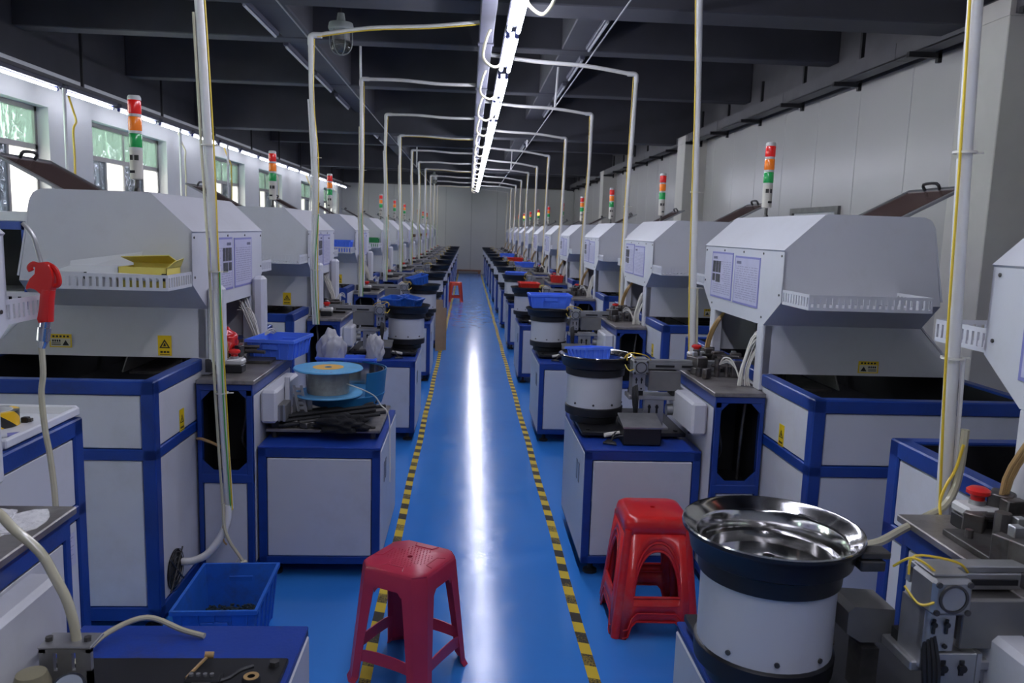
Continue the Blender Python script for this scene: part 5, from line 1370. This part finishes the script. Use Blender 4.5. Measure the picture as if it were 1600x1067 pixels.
# ================================================================== POLE FOOT CABLES BY THE SECOND LEFT MACHINE
o = MB().tube([(-1.045, 3.455, .44), (-1.05, 3.44, .36), (-1.08, 3.42, .29), (-1.13, 3.40, .23), (-1.19, 3.39, .205), (-1.232, 3.39, .203)], .017, 10).build('flexible_conduit', 'pvc', org=(-1.1, 3.41, .3)); tag(o, 'white flexible conduit curving from the left pole into the tank panel', 'conduit')
t = thing('loose_cables', 'loose cream cables with plug hanging below the left conduit pole', 'cable', (-1.0, 3.42, .25))
MB().tube([(-1.06, 3.43, .46), (-1.055, 3.42, .36), (-1.03, 3.41, .29), (-.99, 3.41, .225), (-.965, 3.41, .185)], .0075, 7).build('cable', 'clearhose', t)
MB().tube([(-1.06, 3.43, .40), (-1.06, 3.42, .30), (-1.045, 3.42, .27)], .004, 6).build('stub', 'brownwire', t)
MB().tube([(-.99, 3.41, .21), (-1.01, 3.405, .17), (-.995, 3.40, .145), (-.94, 3.40, .155), (-.87, 3.405, .185)], .0045, 6).build('thin_cable', 'whitewire', t)
MB().box(-.985, -.955, 3.40, 3.42, .165, .20, rz=.5, c=.003).build('plug', 'creamcable', t)
t = MB().tube([(-1.23, 3.62, .70), (-1.19, 3.56, .715), (-1.12, 3.53, .70), (-1.06, 3.535, .665)], .007, 7).build('bent_pipe', 'brownwire', org=(-1.15, 3.55, .7)); tag(t, 'short bent tan tube crossing the second left octagonal opening', 'tube')
# ================================================================== REAR CABINET, CARDBOARD, DOOR, PLANK
t = thing('rear_machine_cabinet', 'blue framed black open cabinet behind the second left hood', 'cabinet', (-3.2, 5.4, 0))
x0, x1, y0, y1 = -3.9, -2.66, 5.0, 6.0
f = MB()
for x in (x0, x1 - .06):
    for y in (y0, y1 - .06): f.box(x, x + .06, y, y + .06, 0, 1.66)
for z in (1.61, 1.10, .05): f.box(x0, x1, y0, y0 + .06, z, z + .05).box(x0, x1, y1 - .06, y1, z, z + .05).box(x0, x0 + .06, y0, y1, z, z + .05).box(x1 - .06, x1, y0, y1, z, z + .05)
f.build('frame', 'bluepaint', t)
MB().box(x0, x1, y0, y1, 1.66, 1.72, c=.005).build('top', 'hoodwhite', t)
MB().box(x0 + .03, x1 - .03, y0 + .5, y0 + .52, .1, 1.62).box(x0 + .03, x0 + .05, y0 + .02, y0 + .5, .1, 1.62).box(x1 - .03, x1 - .02, y0 + .02, y1, .1, 1.62).build('dark_lining', 'liner', t)
MB().box(x0 + .06, x1 - .06, y0 + .01, y0 + .02, .1, 1.10).build('panel', 'white', t)
MB().box(x0 + .06, x1 - .04, y0 + .05, y0 + .45, 1.2, 1.23).build('shelf', 'alu', t)
for i, (x, y, z, w_, lab) in enumerate(((-.378, 10.92, .72, .05, 'tall brown cardboard sheet leaning by the left cabinets'), (-.315, 11.02, .60, .035, 'narrow brown cardboard offcut standing beside the left hazard tape'))):
    o = MB().box(x - w_, x + w_, y - .012, y + .012, 0.002, z, rz=.08).box(x - w_ + .006, x + w_ + .002, y + .014, y + .022, 0.002, z - .05, rz=.1).build('cardboard_sheet', 'cardboard', org=(x, y, 0)); tag(o, lab, 'cardboard')
t = thing('wooden_plank', 'brown wooden plank lying against the far wall', 'plank', (.12, 30.35, 0))
MB().box(-.55, .52, 30.25, 30.40, .10, .16, c=.006).build('board', 'woodplank', t)
for x in (-.4, .45): MB().box(x - .05, x + .05, 30.22, 30.42, .001, .10).build('block', 'woodplank', t)
t = thing('dark_equipment_case', 'low black equipment standing far back along the right wall', 'equipment', (3.1, 24, 0))
MB().box(2.75, 3.6, 20.5, 27.5, 0, 1.70, c=.01).build('body', 'black', t)
for i in range(6): MB().box(2.8, 3.4, 20.8 + i * 1.1, 21.4 + i * 1.1, 1.70, 1.79 + .05 * (i % 2), c=.02).build('top_unit', 'rubber', t)
dr = struct('door_1', MB().box(XR - .045, XR - .036, 8.55, 9.70, 0, 2.02), 'wallwhite')
MB().box(XR - .075, XR - .036, 8.48, 9.77, 2.02, 2.08).box(XR - .075, XR - .036, 8.48, 8.55, 0, 2.02).box(XR - .075, XR - .036, 9.70, 9.77, 0, 2.02).build('door_frame', 'greyplate', dr)
STUFF = ('tooling_blocks', 'bright_fittings', 'screws', 'track_slots', 'bracket_screws', 'drum_bolts', 'cable_bundle', 'far_cable_bundle', 'cables', 'print', 'title',
         'photo_print', 'printed_marks', 'red_print', 'speaker_slots', 'cavity_cables', 'spindle_guard', 'fan_blades', 'embossed_lines')
for o in bpy.data.objects:
    if o.parent and o.name.split('.')[0] in STUFF: o['kind'] = 'stuff'
    if '_o' in o: del o['_o']
